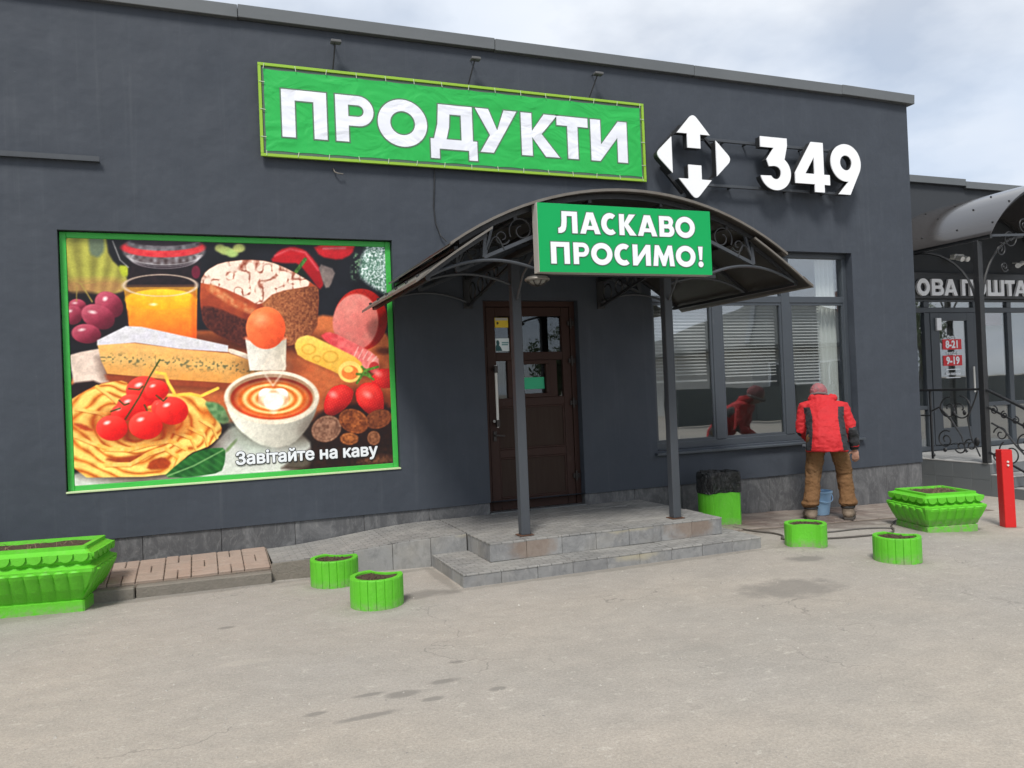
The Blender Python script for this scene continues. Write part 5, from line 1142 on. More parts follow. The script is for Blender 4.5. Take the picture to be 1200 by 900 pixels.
# ------------------------------------------------------------------ red bollard
bl = thing('bollard', (7.455, -1.80, zg(7.45)), 'square red metal bollard standing by the porch', 'bollard', None, R(-24))
q = MB(); q.loft([[(-.054, -.054, 0), (.054, -.054, 0), (.054, .054, 0), (-.054, .054, 0)], [(-.062, -.052, .765), (.046, -.052, .765), (.046, .056, .765), (-.062, .056, .765)]]); part('post', q, M['red'], bl, 0.005, world=False)
part('cap', MB().box(-.060, .044, -.050, .054, .7655, .772), M['red'], bl, 0.002, world=False)
for z in (.62, .655): part('bolt', MB().tube([(-0.006, -.066, z), (-0.006, -.053, z)], .010, 8), M['chrome'], bl, world=False)

# ------------------------------------------------------------------ bucket
bk = thing('bucket', (6.36, -0.40, zg(6.36)+0.012), 'pale blue plastic bucket between the man and the wall', 'bucket')
M['blue'] = Mat('pale_blue_plastic', (0.34, 0.56, 0.80), 0.35); n = 32
rings = [[(r*math.cos(2*math.pi*k/n), r*math.sin(2*math.pi*k/n), z) for k in range(n)] for r, z in ((.100, 0), (.103, .004), (.133, .235), (.142, .237), (.146, .250), (.142, .262), (.131, .262), (.128, .245), (.100, .02))]
part('pail', MB().loft(rings, True, True), M['blue'], bk, smooth=True, world=False)
part('water', MB().add([(.118*math.cos(2*math.pi*k/n), .118*math.sin(2*math.pi*k/n), .16) for k in range(n)], [tuple(range(n))]), Mat('grey_water', (0.10, 0.12, 0.13), 0.05), bk, world=False)
h = [(0.142*math.cos(a), -0.142*math.sin(a)*0.9-0.01, 0.245-0.10*math.sin(a)) for a in [math.pi*i/16 for i in range(17)]]
part('bail_handle', MB().tube(h, .005, 6), M['blue'], bk, smooth=True, world=False)
for s in (-1, 1): part('handle_lug', MB().box(s*.142-.012, s*.142+.012, -.018, .018, .222, .258), M['blue'], bk, .003, world=False)

# ------------------------------------------------------------------ hose on the ground
hp = [(4.93, -0.76), (4.97, -1.0), (5.06, -1.20), (5.04, -1.36), (4.93, -1.48), (5.0, -1.58), (5.22, -1.62), (5.5, -1.66), (5.85, -1.66), (6.15, -1.60), (6.45, -1.3), (6.9, -1.0), (7.4, -0.9)]
def cr_(pts, n=6):
    o_ = []; P = [Vector(p) for p in pts]; P = [P[0]]+P+[P[-1]]
    for i in range(1, len(P)-2):
        for k in range(n):
            t_ = k/n; o_.append(0.5*((2*P[i])+(P[i+1]-P[i-1])*t_+(2*P[i-1]-5*P[i]+4*P[i+1]-P[i+2])*t_*t_+(3*P[i]-P[i-1]-3*P[i+1]+P[i+2])*t_**3))
    return o_+[P[-2]]
tag(part('hose', MB().tube([(p.x, p.y, zg(p.x)+0.011) for p in cr_(hp)], 0.0085, 8), Mat("dark_rubber_hose", (0.085, 0.075, 0.064), 0.6), None, smooth=True), 'thin dark hose lying on the asphalt behind the small planters', 'hose')
hq = [(5.2, -1.30), (5.6, -1.36), (6.0, -1.33), (6.25, -1.38), (6.33, -1.45)]
tag(part('cable', MB().tube([(p.x, p.y, zg(p.x)+0.009) for p in cr_(hq)], 0.008, 8), Mat('grey_cable', (0.10, 0.092, 0.083), 0.6), None, smooth=True), 'short grey cable on the asphalt just behind the man', 'cable')
# loose grit on the lot
gr = MB(); rr = random.Random(11)
for k in range(900):
    x, y = rr.uniform(-2.5, 8.0), -rr.uniform(0.95, 5.8)
    if 1.7 < x < 4.6 and y > -1.76: continue
    s_ = rr.uniform(.0025, .0075)*(1.6 if rr.random() < .06 else 1); a = rr.uniform(0, 6.28); z = zg(x)
    c, s = math.cos(a)*s_, math.sin(a)*s_
    gr.add([(x+c, y+s, z), (x-s, y+c, z), (x-c, y-s, z), (x+s, y-c, z), (x+c*.3, y+s*.2, z+s_*.9)], [(0, 1, 4), (1, 2, 4), (2, 3, 4), (3, 0, 4)])
m = Mat('grit', (0.40, 0.375, 0.33), 0.9); m.mix(m.noise(20, 2, lo=.4, hi=.6), (0.15, 0.14, 0.13), 0.7)
tag(part('grit', gr, m), 'loose grit scattered over the asphalt', 'grit', kind='stuff')

# ------------------------------------------------------------------ neighbouring post office
po = thing('post_office', (12.0, 2.0, 0), 'lower dark building next door with glazed front under an arched canopy', 'building')
YP = 1.50; PW = (9.45, 13.4, 0.29, 2.60)
wq = wall_mesh(8.39, 20.0, -0.4, 4.36, [(PW, 0.22)], YP, .2)
me = bpy.data.meshes.new('wall'); me.from_pydata(wq.v, [], wq.f); me.update(); link('wall', me, M['render_side'], po)
part('roof', MB().box(8.40, 20, YP+0.02, 9, 4.25, 4.33), M['render_side'], po)
for a, b in ((8.40, 11.2), (11.205, 14.0), (14.005, 20)): part('coping_section', MB().box(a, b, YP-0.06, YP+0.3, 4.362-(a-8.4)*.012, 4.47-(a-8.4)*.012), M['coping'], po, .004)
rm = MB(); x0, x1, y0_, y1, z0, z1 = 9.3, 13.6, YP+0.225, 5.0, 0.27, 2.75
rm.add([(x0,y0_,z0),(x1,y0_,z0),(x1,y1,z0),(x0,y1,z0),(x0,y0_,z1),(x1,y0_,z1),(x1,y1,z1),(x0,y1,z1)], [(0,1,2,3),(7,6,5,4),(5,6,2,1),(6,7,3,2),(7,4,0,3)])
part('interior_room', rm, M['pale_room'], po)
yw = YP+0.02
gf = part('glazed_front', MB().box(PW[0], PW[1], yw, yw+.08, 2.395, 2.475), M['pvc'], po, .004); part('head_rail', MB().box(PW[0], PW[1], yw, yw+.08, 2.565, 2.60), M['pvc'], gf, .004); part('base_rail', MB().box(PW[0], PW[1], yw, yw+.08, 0.292, 0.36), M['pvc'], gf, .004)
for x, w in ((9.49, .04), (10.33, .055), (11.38, .065), (12.12, .05), (12.80, .05), (13.36, .04)):
    part('mullion', MB().box(x-w, x+w, yw-.004, yw+.085, .3605, 2.3945), M['pvc'], gf, .004); part('mullion', MB().box(x-w, x+w, yw-.004, yw+.085, 2.4755, 2.5645), M['pvc'], gf, .004)
for a, b in ((9.53, 10.275), (11.445, 12.07), (12.17, 12.75), (12.85, 13.32)):
    part('pane', MB().box(a-.003, b+.003, yw+.03, yw+.036, .98, 2.398), M['glass'], gf); part('pane', MB().box(a-.003, b+.003, yw+.03, yw+.036, 2.472, 2.568), M['glass'], gf)
    part('pane', MB().box(a-.003, b+.003, yw+.03, yw+.036, .357, .92), M['glass'], gf); part('sill_rail', MB().box(a, b, yw+.002, yw+.075, .9205, .9795), M['pvc'], gf, .003)
part('pane', MB().box(10.385, 11.315, yw+.03, yw+.036, 2.472, 2.568), M['glass'], gf)
dp = part('door', MB().box(10.39, 10.57, yw-.012, yw+.05, .375, 2.392).box(11.16, 11.31, yw-.012, yw+.05, .375, 2.392).box(10.5705, 11.1595, yw-.012, yw+.05, 2.27, 2.392).box(10.5705, 11.1595, yw-.012, yw+.05, .375, .62), M['pvc'], po, .004)
part('pane', MB().box(10.565, 11.165, yw+.015, yw+.021, .615, 2.275), M['glass'], dp)
part('closer', MB().box(10.48, 10.58, yw-.05, yw-.0125, 2.12, 2.31), M['white'], dp, .006)
part('handle', MB().tube([(11.22, yw-.05, 1.15), (11.22, yw-.05, 1.55)], .014, 8), M['chrome'], dp)
M['hours_red'] = Mat('red_hours_plate', (0.62, 0.012, 0.02), .4)
hs = thing('opening_hours_sign', (10.85, yw, 1.5), 'red and white opening hours 8-21 and 9-19 on the glass door', 'sign')
def txt(body, cx, z, size, bold, parent, y):
    me_ = font_mesh(body, size, bold, .0008, 'CENTER'); return link('lettering', me_, M['letter_white'], parent, True, (cx, y, z))
HX = 10.845
for body, sub, z in (('8-21', 'будні', 1.905), ('9-19', 'вихідні', 1.655)):
    part('red_plate', MB().box(HX-.20, HX+.20, yw+.008, yw+.0105, z-.080, z+.080), M['hours_red'], hs); txt(body, HX, z-.052, .155, .006, hs, yw+.0055); txt(sub, HX, z+.088, .075, .0018, hs, yw+.0085)
part('rule', MB().box(HX-.15, HX+.15, yw+.008, yw+.010, 1.512, 1.524).box(HX-.15, HX+.15, yw+.008, yw+.010, 1.385, 1.397), M['letter_white'], hs); txt('без перерви', HX, 1.435, .052, .0015, hs, yw+.0085)
part('info_poster', MB().box(11.62, 12.02, yw+.05, yw+.054, 2.19, 2.39), Mat('dark_red_print', (0.12, 0.008, 0.012), .5), gf)
# raised letters of the post office
fb = part('fascia', MB().box(8.42, 13.6, YP-.060, YP-.004, 2.605, 3.00), Mat('black_fascia', (0.012, 0.013, 0.015), .35), po, .004)
ps = thing('channel_letter_sign', (11.1, YP-.1, 2.63), 'white raised letters reading НОВА ПОШТА over the glazed front', 'sign')
def wl(a): return 10.05+(a-1070)*(12.42-10.05)/(1198-1070)
for ch, a, b in (('Н', 9.62, 9.91), ('О', 10.03, 10.29), ('В', 10.33, 10.575), ('А', 10.585, 10.865), ('П', 10.96, 11.20), ('О', 11.225, 11.485), ('Ш', 11.52, 11.88), ('Т', 11.905, 12.125), ('А', 12.12, 12.41)):
    letter(ch, a, b, 2.645, .250, YP-.098, .034, M['white'], ps)
# porch of the post office
PXL = 9.37; PZ = 0.285; gzp = -0.14
pp = thing('tiled_porch', (11.0, 0.6, gzp), 'dark tiled porch with steps before the post office', 'porch')
m = M['porch_tile'] = Mat('dark_grey_porch_tile', (0.13, 0.142, 0.148), .45); m.piece_tint(.4, (0.095, 0.103, 0.108)); m.mix(m.noise(6, 5, lo=.5, hi=.8), (0.15, 0.155, 0.155), .4)
m = M['porch_top'] = Mat('light_grey_porch_floor', (0.36, 0.36, 0.35), .5); m.piece_tint(.3, (0.28, 0.28, 0.275)); m.mix(m.noise(5, 4), (0.29, 0.285, 0.275), .5)
part('porch_core', MB().box(PXL+.012, 13.0, -0.148, YP-.004, gzp-.05, PZ-.02), M['porch_top'], pp)
for k in range(6):
    ya = YP-.01-.275*k; yb = ya-.273
    for z0, z1 in ((.0655, PZ-.016), (gzp-.02, .0625)): part('side_tile', MB().box(PXL, PXL+.018, max(yb, -.158), ya, z0, z1), M['porch_tile'], pp, .002)
tread_tiles('floor_tile', PXL-.005, 13.0, -.165, YP-.005, PZ, 12, 5, M['porch_top'], pp)
for k, (yy, zt) in enumerate(((-.16, .143), (-.46, .001))):
    part('step_core', MB().box(PXL+.02, 13.0, yy-.28, yy-.002, gzp-.05, zt-.018), M['bed'], pp)
    tread_tiles('tread_tile', PXL-.002, 13.0, yy-.305, yy-.001, zt, 12, 1, M['porch_top'], pp)
    part('side_tile', MB().box(PXL, PXL+.018, yy-.298, yy-.002, gzp-.02, zt-.017), M['porch_tile'], pp, .002)
for yy, z0, z1 in ((-.16, .147, PZ-.016), (-.46, .005, .126), (-.76, gzp-.02, -.016)): tiles_row('riser_tile', (PXL+.019, yy), (13.0, yy), z0, z1, .016, 11, M['porch_tile'], pp, .001)

def flat_scroll(mb, c, r0, r1, a0, turns, rad, axis, flip=1, n=30):
    """spiral in the plane that holds z and the given axis ('y' or a slope direction)"""
    for_ = []
    for i in range(n+1):
        r_ = r0+(r1-r0)*i/n; a = R(a0)+2*math.pi*turns*i/n
        for_.append((c[0], c[1]+flip*r_*math.cos(a), c[2]+r_*math.sin(a)))
    mb.tube(for_, rad, 6); return mb
XR = 9.40
ra = thing('iron_railing', (XR, .4, PZ), 'black wrought iron railing with scrolls along the porch side', 'railing', 'post office porch railings')
part('handrail', MB().bar((XR, -.06, 1.235), (XR, 1.46, 1.235), .04, .03), M['black_metal'], ra, .003)
for yy in (1.40, .72): part('baluster', MB().box(XR-.012, XR+.012, yy-.012, yy+.012, PZ+.001, 1.2195), M['black_metal'], ra)
part('bottom_rail', MB().bar((XR, .735, PZ+.60), (XR, 1.385, PZ+.60), .02, .02), M['black_metal'], ra)
for c, r0, r1, a0, tn, fl in (((XR, .26, .98), .175, .03, 90, 1.35, 1), ((XR, .43, .98), .16, .03, 80, 1.3, -1), ((XR, .50, .56), .13, .025, 60, 1.5, -1), ((XR, .13, .50), .10, .02, -60, 1.4, 1), ((XR, .28, .47), .09, .02, 200, 1.2, -1), ((XR, 1.1, .70), .15, .03, 30, 1.4, 1)):
    part('scroll', flat_scroll(MB(), c, r0, r1, a0, tn, .010, 'y', fl), M['black_metal'], ra, smooth=True)
part('scroll', MB().tube([(XR, .70, .95), (XR, .58, 1.0), (XR, .40, .82), (XR, .26, .62), (XR, .20, .40)], [.012, .014, .014, .012, .008], 6), M['black_metal'], ra, smooth=True)
part('scroll', MB().tube([(XR, .0, .36), (XR, .12, .62), (XR, .16, .85), (XR, .04, 1.1), (XR, .0, 1.21)], .010, 6), M['black_metal'], ra, smooth=True)
for c_, r_ in (((XR, .52, .42), (.02, .03, .03)), ((XR, .20, .93), (.018, .028, .035)), ((XR, .36, .92), (.018, .028, .035)), ((XR, .04, .55), (.018, .04, .06)), ((XR, .70, .34), (.02, .02, .025))): part('leaf_knob', MB().ell(c_, r_, None, 8, 6), M['black_metal'], ra, smooth=True)
rb2 = thing('iron_railing', (XR, -.5, .1), 'black wrought iron stair rail sloping down behind the red bollard', 'railing', 'post office porch railings')
part('handrail', MB().bar((XR, -.14, 1.225), (XR, -.95, .83), .04, .03), M['black_metal'], rb2, .003)
part('lower_rail', MB().bar((XR, -.14, 1.0), (XR, -.95, .605), .022, .022), M['black_metal'], rb2)
part('newel', MB().box(XR-.018, XR+.018, -.97, -.934, gzp, .86), M['black_metal'], rb2, .003)
part('bottom_rail', MB().bar((XR, -.14, .42), (XR, -.93, .04), .022, .022), M['black_metal'], rb2)
for c, r0, r1, a0, tn, fl in (((XR, -.22, .965), .055, .015, 90, 1.2, 1), ((XR, -.36, .905), .05, .015, 90, 1.2, -1), ((XR, -.50, .84), .05, .015, 90, 1.2, 1), ((XR, -.64, .77), .05, .015, 90, 1.2, -1), ((XR, -.42, .42), .17, .03, 120, 1.25, -1), ((XR, -.30, .66), .10, .02, 10, 1.3, 1), ((XR, -.62, .55), .13, .025, 60, 1.3, -1), ((XR, -.72, .25), .11, .02, 200, 1.3, 1), ((XR, -.24, .38), .07, .015, 200, 1.2, 1)):
    part('scroll', flat_scroll(MB(), c, r0, r1, a0, tn, .009, 'y', fl), M['black_metal'], rb2, smooth=True)
part('scroll', MB().tube([(XR, -.18, .80), (XR, -.34, .72), (XR, -.50, .52), (XR, -.66, .36), (XR, -.80, .30)], .012, 6), M['black_metal'], rb2, smooth=True)

# arched canopy of the post office
pc = thing('porch_canopy', (11.1, .5, PZ), 'glossy arched canopy on black iron posts over the post office porch', 'canopy')
PCX, PH, PR = 11.10, 1.74, 1.95
pzs = lambda d: 3.20-(PR-math.sqrt(PR*PR-PH*PH))*0+ (math.sqrt(PR*PR-d*d)-math.sqrt(PR*PR-PH*PH))*0.78
M['gloss_sheet'] = Mat('glossy_grey_sheet', (0.050, 0.047, 0.047), .14, spec=0.8)
q = MB(); nx = 30; tp = [(PCX-PH+2*PH*i/nx, pzs(-PH+2*PH*i/nx)) for i in range(nx+1)]; ring = tp+[(x, z-.008) for x, z in tp[::-1]]
q.loft([[(x, -.32, z) for x, z in ring], [(x, YP-.002, z) for x, z in ring]]); part('roof_sheet', q, M['gloss_sheet'], pc, smooth=True)
for y in (-.27, .55, 1.44): part('arch_rib', strip([(x, y, z-.030) for x, z in tp[1:-1]], .03, .04), M['black_metal'], pc)
for s in (-1, 1): part('eave_beam', MB().bar((PCX+s*(PH-.03), -.30, 3.175), (PCX+s*(PH-.03), YP-.004, 3.175), .04, .05), M['black_metal'], pc)
b_ = MB()
for d in (-1.62, -1.30, -.95):
    for y in (-.26, .25, .8, 1.3): b_.ell((PCX+d, y, pzs(d)+.006), (.014, .014, .010), None, 8, 5)
part('sheet_screws', b_, M['black_metal'], pc)
for s in (-1, 1):
    xx = PCX+s*(PH-.03)
    part('post', MB().box(xx-.040, xx+.040, -.140, -.060, PZ+.001, 3.148), M['black_metal'], pc, .005)
    for sg in (-1, 1):
        yq = -.10+sg*.045
        if sg > 0: part('curved_brace', MB().tube([(xx, -.055+.95*(1-math.cos(u)), 2.28+.87*math.sin(u)) for u in [math.pi/2*i/10 for i in range(11)]], .016, 6), M['black_metal'], pc, smooth=True)
    part('curved_brace', MB().tube([(xx-s*(.045+.80*(1-math.cos(u))), -.10, 2.28+.95*math.sin(u)) for u in [math.pi/2*i/10 for i in range(11)]], .016, 6), M['black_metal'], pc, smooth=True)
    for k, (cx_, cz_, r_) in enumerate(((.24, 3.02, .09), (.42, 3.18, .13), (.30, 2.80, .07), (.70, 3.36, .10))):
        part('scroll', MB().tube(spiral((xx-s*cx_, cz_), r_, r_*.2, 90+60*k, 1.5, -.24, 28, s), .008, 6), M['black_metal'], pc, smooth=True)
part('front_tie', MB().bar((PCX-PH+.04, -.25, 3.19), (PCX+PH-.04, -.25, 3.36), .024, .03), M['grey_metal'], pc)
M['lamp_white'] = Mat('white_lamp_plastic', (0.72, 0.72, 0.70), .4)
for x, y, lab in ((10.78, 1.25, 'white twin-headed wall lamp under the post office canopy, left one'), (12.05, 1.25, 'white wall camera under the post office canopy, beyond the post')):
    tl = thing('security_lamp' if x < 11 else 'security_camera', (x, y, 3.15), lab, 'lamp' if x < 11 else 'camera')
    if x < 11:
        part('lamp_body', MB().box(x-.10, x+.10, y+.02, y+.12, 3.19, 3.26), M['lamp_white'], tl, .012)
        for s in (-1, 1): part('lamp_head', MB().tube([(x+s*.055, y+.02, 3.20), (x+s*.06, y-.07, 3.165)], .04, 10), M['lamp_white'], tl)
        part('bracket', MB().tube([(x, y+.12, 3.22), (x, YP, 3.22)], .012, 6), M['lamp_white'], tl)
    else:
        part('camera_body', MB().tube([(x-.10, y-.05, 3.10), (x+.14, y+.06, 3.16)], .035, 10), M['lamp_white'], tl); part('bracket', MB().tube([(x+.14, y+.06, 3.16), (x+.18, YP, 3.19)], .012, 6), M['lamp_white'], tl)
        part('lens_hood', MB().tube([(x-.11, y-.056, 3.097), (x-.14, y-.07, 3.09)], .04, 10), M['lamp_white'], tl)
# ------------------------------------------------------------------ the man washing the window
mz = zg(6.15)+0.013
man = thing('person', (6.175, -0.745, mz), 'person in red jacket, knitted cap and brown trousers bending to the window', 'person', None, R(-40))
def cap_tube(mb, pts, rs, n=12, sx=None):
    """closed tapered tube with round ends"""
    P = [Vector(p) for p in pts]; q = [P[0]-(P[1]-P[0]).normalized()*rs[0]*.6]+P+[P[-1]+(P[-1]-P[-2]).normalized()*rs[-1]*.6]; r_ = [rs[0]*.55]+list(rs)+[rs[-1]*.55]
    mb.tube(q, r_, n); return mb
def torso(mb, rows, n=20):
    """rows: (centre, rx, ry, tilt) ellipses across a leaning spine"""
    rings = []
    for c, rx, ry, tl in rows:
        c = Vector(c); rings.append([c+Vector((rx*math.cos(2*math.pi*k/n), ry*math.sin(2*math.pi*k/n)*math.cos(tl), -ry*math.sin(2*math.pi*k/n)*math.sin(tl))) for k in range(n)])
    mb.loft(rings); return mb
LA, RA = Vector((-.180, -.055, .09)), Vector((.190, .045, .09))
LK, RK = Vector((-.140, .020, .48)), Vector((.170, .085, .48))
LH, RH = Vector((-.095, -.05, .88)), Vector((.095, -.05, .88))
LS, RS = Vector((-.185, .270, 1.195)), Vector((.190, .260, 1.185))
LE, RE = Vector((-.245, .235, .930)), Vector((.275, .20, .925))
LW, RW = Vector((-.150, .41, .82)), Vector((.300, .230, .725))
NB, HC = Vector((-.01, .345, 1.245)), Vector((-.035, .425, 1.320))
# body: one continuous skin under the clothes, with head and hands
b = MB()
torso(b, [((0, -.06, .84), .15, .10, .1), ((0, -.03, .95), .14, .10, .4), ((0, .07, 1.03), .135, .095, .6), ((0, .17, 1.12), .15, .10, .75), ((0, .25, 1.19), .14, .08, .75)])
for A, K, H_, S_, E_, W_ in ((LA, LK, LH, LS, LE, LW), (RA, RK, RH, RS, RE, RW)):
    cap_tube(b, [H_, K, A], [.075, .052, .038]); cap_tube(b, [A, A+Vector((.01*np.sign(A.x), .12, -.055))], [.04, .032]); cap_tube(b, [S_, E_, W_], [.052, .040, .028])
cap_tube(b, [Vector((0, .24, 1.18)), NB, HC], [.06, .052, .05])
b.ell(HC, (.074, .088, .105), Matrix.Rotation(R(-38), 3, 'X'), 16, 12)
fr = Vector((0, .75, -.62)).normalized(); upv = Vector((0, .62, .75))
b.ell(HC+fr*.093-upv*.01, (.012, .014, .022)); 
for s in (-1, 1): b.ell(HC+Vector((s*.075, 0, 0))-upv*.005, (.012, .020, .030), Matrix.Rotation(R(-38), 3, 'X'))
b.ell(HC+fr*.075-upv*.055, (.028, .016, .012))
def hand(mb, Wv, d, side):
    """palm, four fingers and a thumb from wrist Wv along d"""
    d = d.normalized(); lat = d.cross(Vector((0, 1, 0.2))).normalized(); nrm = lat.cross(d).normalized(); M3 = Matrix((lat, nrm, d)).transposed()
    mb.ell(Wv+d*.048, (.038, .016, .050), M3, 12, 8)
    for k, (o, l_) in enumerate(((-.030, .060), (-.010, .072), (.010, .068), (.029, .052))):
        p0 = Wv+d*.085+lat*o; p1 = p0+d*l_*.45+nrm*.006; p2 = p1+d*l_*.35+nrm*.018; p3 = p2+d*l_*.12+nrm*.022
        mb.tube([p0-d*.01, p0, p1, p2, p3], [.0085, .009, .0085, .008, .006], 8)
    t0 = Wv+d*.025-lat*.030*side; t1 = t0+d*.028-lat*.028*side+nrm*.008; t2 = t1+d*.030-lat*.006*side+nrm*.010; mb.tube([t0, t1, t2], [.012, .0105, .008], 8)
hand(b, RW, Vector((.02, .10, -.9)), 1); hand(b, LW, Vector((.10, .75, -.55)), -1)
body = baked(b, [('REMESH', dict(mode='VOXEL', voxel_size=0.0065)), ('SMOOTH', dict(factor=.5, iterations=3))], 'body')
body.polygons.foreach_set('use_smooth', [True]*len(body.polygons))
m = M['skin'] = Mat('skin', (0.46, 0.25, 0.18), .55); m.mix(m.noise(30, 3), (0.40, 0.19, 0.14), .5)
link('body', body, m, man, False)
# eyes, set in the face turned down to the sill
for s in (-1, 1): part('eye', MB().ell(HC+fr*.083+upv*.012+Vector((s*.030, 0, 0)), (.011, .011, .009), None, 8, 6), Mat('eye', (0.05, 0.04, 0.035), .2), man, world=False)
def crumple(me, amp, sc, seed, zs=1.0):
    me.update(); ns = [v.normal.copy() for v in me.vertices]
    for v, n_ in zip(me.vertices, ns):
        p = Vector((v.co.x*sc, v.co.y*sc, v.co.z*sc*zs+seed)); f = mnoise.noise(p)+.5*mnoise.noise(p*2.1)+.25*mnoise.noise(p*4.3)
        v.co += n_*amp*f
    me.update(); me.polygons.foreach_set('use_smooth', [True]*len(me.polygons))
# trousers
b = MB()
torso(b, [((0, -.055, .78), .158, .120, 0), ((0, -.055, .84), .172, .130, .1), ((0, -.045, .91), .150, .115, .25), ((0, -.03, .95), .125, .095, .3)])
for A, K, H_ in ((LA, LK, LH), (RA, RK, RH)):
    s = np.sign(A.x); b.tube([H_+Vector((0, 0, .06)), H_, H_*.6+K*.4, K, K*.5+A*.5, A+Vector((0, 0, .10)), A+Vector((0, .0, .055))], [.080, .103, .095, .081, .077, .082, .070], 16)
    b.tube([A+Vector((0, -.005, .115)), A+Vector((0, 0, .095)), A+Vector((0, 0, .075)), A+Vector((0, 0, .05))], [.080, .096, .094, .066], 16)
tr = baked(b, [('REMESH', dict(mode='VOXEL', voxel_size=0.009)), ('SMOOTH', dict(factor=.5, iterations=4))], 'trousers'); crumple(tr, .011, 11, 3, .8); crumple(tr, .005, 26, 5, 1.6)
m = M['trouser'] = Mat('brown_work_cloth', (0.185, 0.098, 0.044), .9, spec=.2); m.mix(m.noise(7, 5, .6), (0.125, 0.066, 0.032), .7); m.mix(m.noise(4, 4, lo=.55, hi=.8), (0.22, 0.145, 0.085), .5); m.bump(m.noise(14, 4, .6), .5, .015); m.bump(m.noise(220, 2), .2, .002)
link('trousers', tr, m, man, False)
# jacket with black side panels and elbows
b = MB()
torso(b, [((0, -.070, .725), .208, .165, .05), ((0, -.065, .77), .212, .168, .12), ((0, -.045, .87), .200, .160, .36), ((0, .03, .98), .192, .148, .60), ((0, .12, 1.08), .198, .140, .74), ((0, .205, 1.16), .190, .122, .76), ((0, .27, 1.215), .150, .10, .74), ((0, .31, 1.245), .085, .075, .70)], 26)
for S_, E_, W_ in ((LS, LE, LW), (RS, RE, RW)):
    b.tube([S_*.75+Vector((0, .22*.25, 1.15*.25)), S_, S_*.5+E_*.5, E_, E_*.5+W_*.5, W_-(W_-E_).normalized()*.02, W_+(W_-E_).normalized()*.012], [.080, .080, .070, .060, .054, .049, .044], 16)
jk = baked(b, [('REMESH', dict(mode='VOXEL', voxel_size=0.009)), ('SMOOTH', dict(factor=.5, iterations=3))], 'jacket'); crumple(jk, .016, 7, 1, 1.2); crumple(jk, .007, 18, 9, 1.6)
m = M['jacket'] = Mat('red_jacket_cloth', (0.50, 0.020, 0.024), .72, spec=.3); m.mix(m.noise(5, 4), (0.40, 0.014, 0.020), .6); m.bump(m.noise(13, 4, .6), .45, .012); m.bump(m.noise(200, 2), .15, .002)
M['jacket_black'] = Mat('black_jacket_panel', (0.016, 0.017, 0.020), .7); jk.materials.clear(); jk.materials.append(m.m); jk.materials.append(M['jacket_black'].m)
for p in jk.polygons:
    c = p.center; k = 0; ax = abs(c.x)
    spine = np.interp(c.z, [.72, .87, .98, 1.08, 1.2], [-.07, -.045, .03, .12, .25])
    t_ = np.interp(c.z, [.74, .90, 1.0, 1.08, 1.18], [.158, .136, .130, .126, .140])
    if .74 < c.z < 1.19 and t_ < ax < t_+.066 and c.y < spine+.02 and ax < .225: k = 1
    for E_, W_ in ((RE, RW), (LE, LW)):
        if (Vector(c)-(E_*.7+W_*.3)).length < .115 and Vector(c).y < E_.y+.02 and abs(c.x) > .235: k = 1
        if (Vector(c)-W_).length < .062: k = 1
    p.material_index = k
link('jacket', jk, None, man, False)
# rolled hood on the shoulders
b = MB(); b.tube([(.108*math.cos(a), .315+.080*math.sin(a), 1.262+.030*math.sin(a)+(.026 if math.sin(a) < 0 else 0)) for a in [2*math.pi*i/20 for i in range(20)]], [.044+.016*math.sin(-2*math.pi*i/20) for i in range(20)], 10, closed=True)
b.ell((0, .215, 1.225), (.130, .060, .075), Matrix.Rotation(R(-35), 3, 'X'))
hd = baked(b, [('REMESH', dict(mode='VOXEL', voxel_size=0.008)), ('SMOOTH', dict(factor=.5, iterations=3))], 'hood'); crumple(hd, .016, 12, 2); link('hood', hd, M['jacket'], man, False)
# knitted cap
b = MB(); Mr = Matrix.Rotation(R(-22), 3, 'X'); b.ell(HC+Vector((0, -.012, .030)), (.092, .108, .098), Mr, 20, 14)
kc = baked(b, [('REMESH', dict(mode='VOXEL', voxel_size=0.007)), ('SMOOTH', dict(factor=.5, iterations=2))], 'cap'); crumple(kc, .007, 18, 4)
m = M['knit'] = Mat('pinkish_red_knit', (0.36, 0.105, 0.115), .95, spec=.1); m.mix(m.noise(45, 3, .6, (1, 1, .35), .4, .6), (0.22, 0.15, 0.155), .75); m.mix(m.noise(12, 3, lo=.5, hi=.7), (0.40, 0.17, 0.18), .5)
wv = m.n('ShaderNodeTexWave'); wv.inputs['Scale'].default_value = 34; m.l(m.pos(), wv.inputs['Vector']); m.bump(wv.outputs['Fac'], .5, .006); link('cap', kc, m, man, False)
part('cap_band', MB().tube([HC+Vector((.089*math.cos(a), -.008+.106*math.sin(a)*.93, -.022-.106*math.sin(a)*.40)) for a in [2*math.pi*i/24 for i in range(24)]], .017, 8, closed=True), Mat('grey_knit_band', (0.16, 0.13, 0.13), .95), man, smooth=True, world=False)
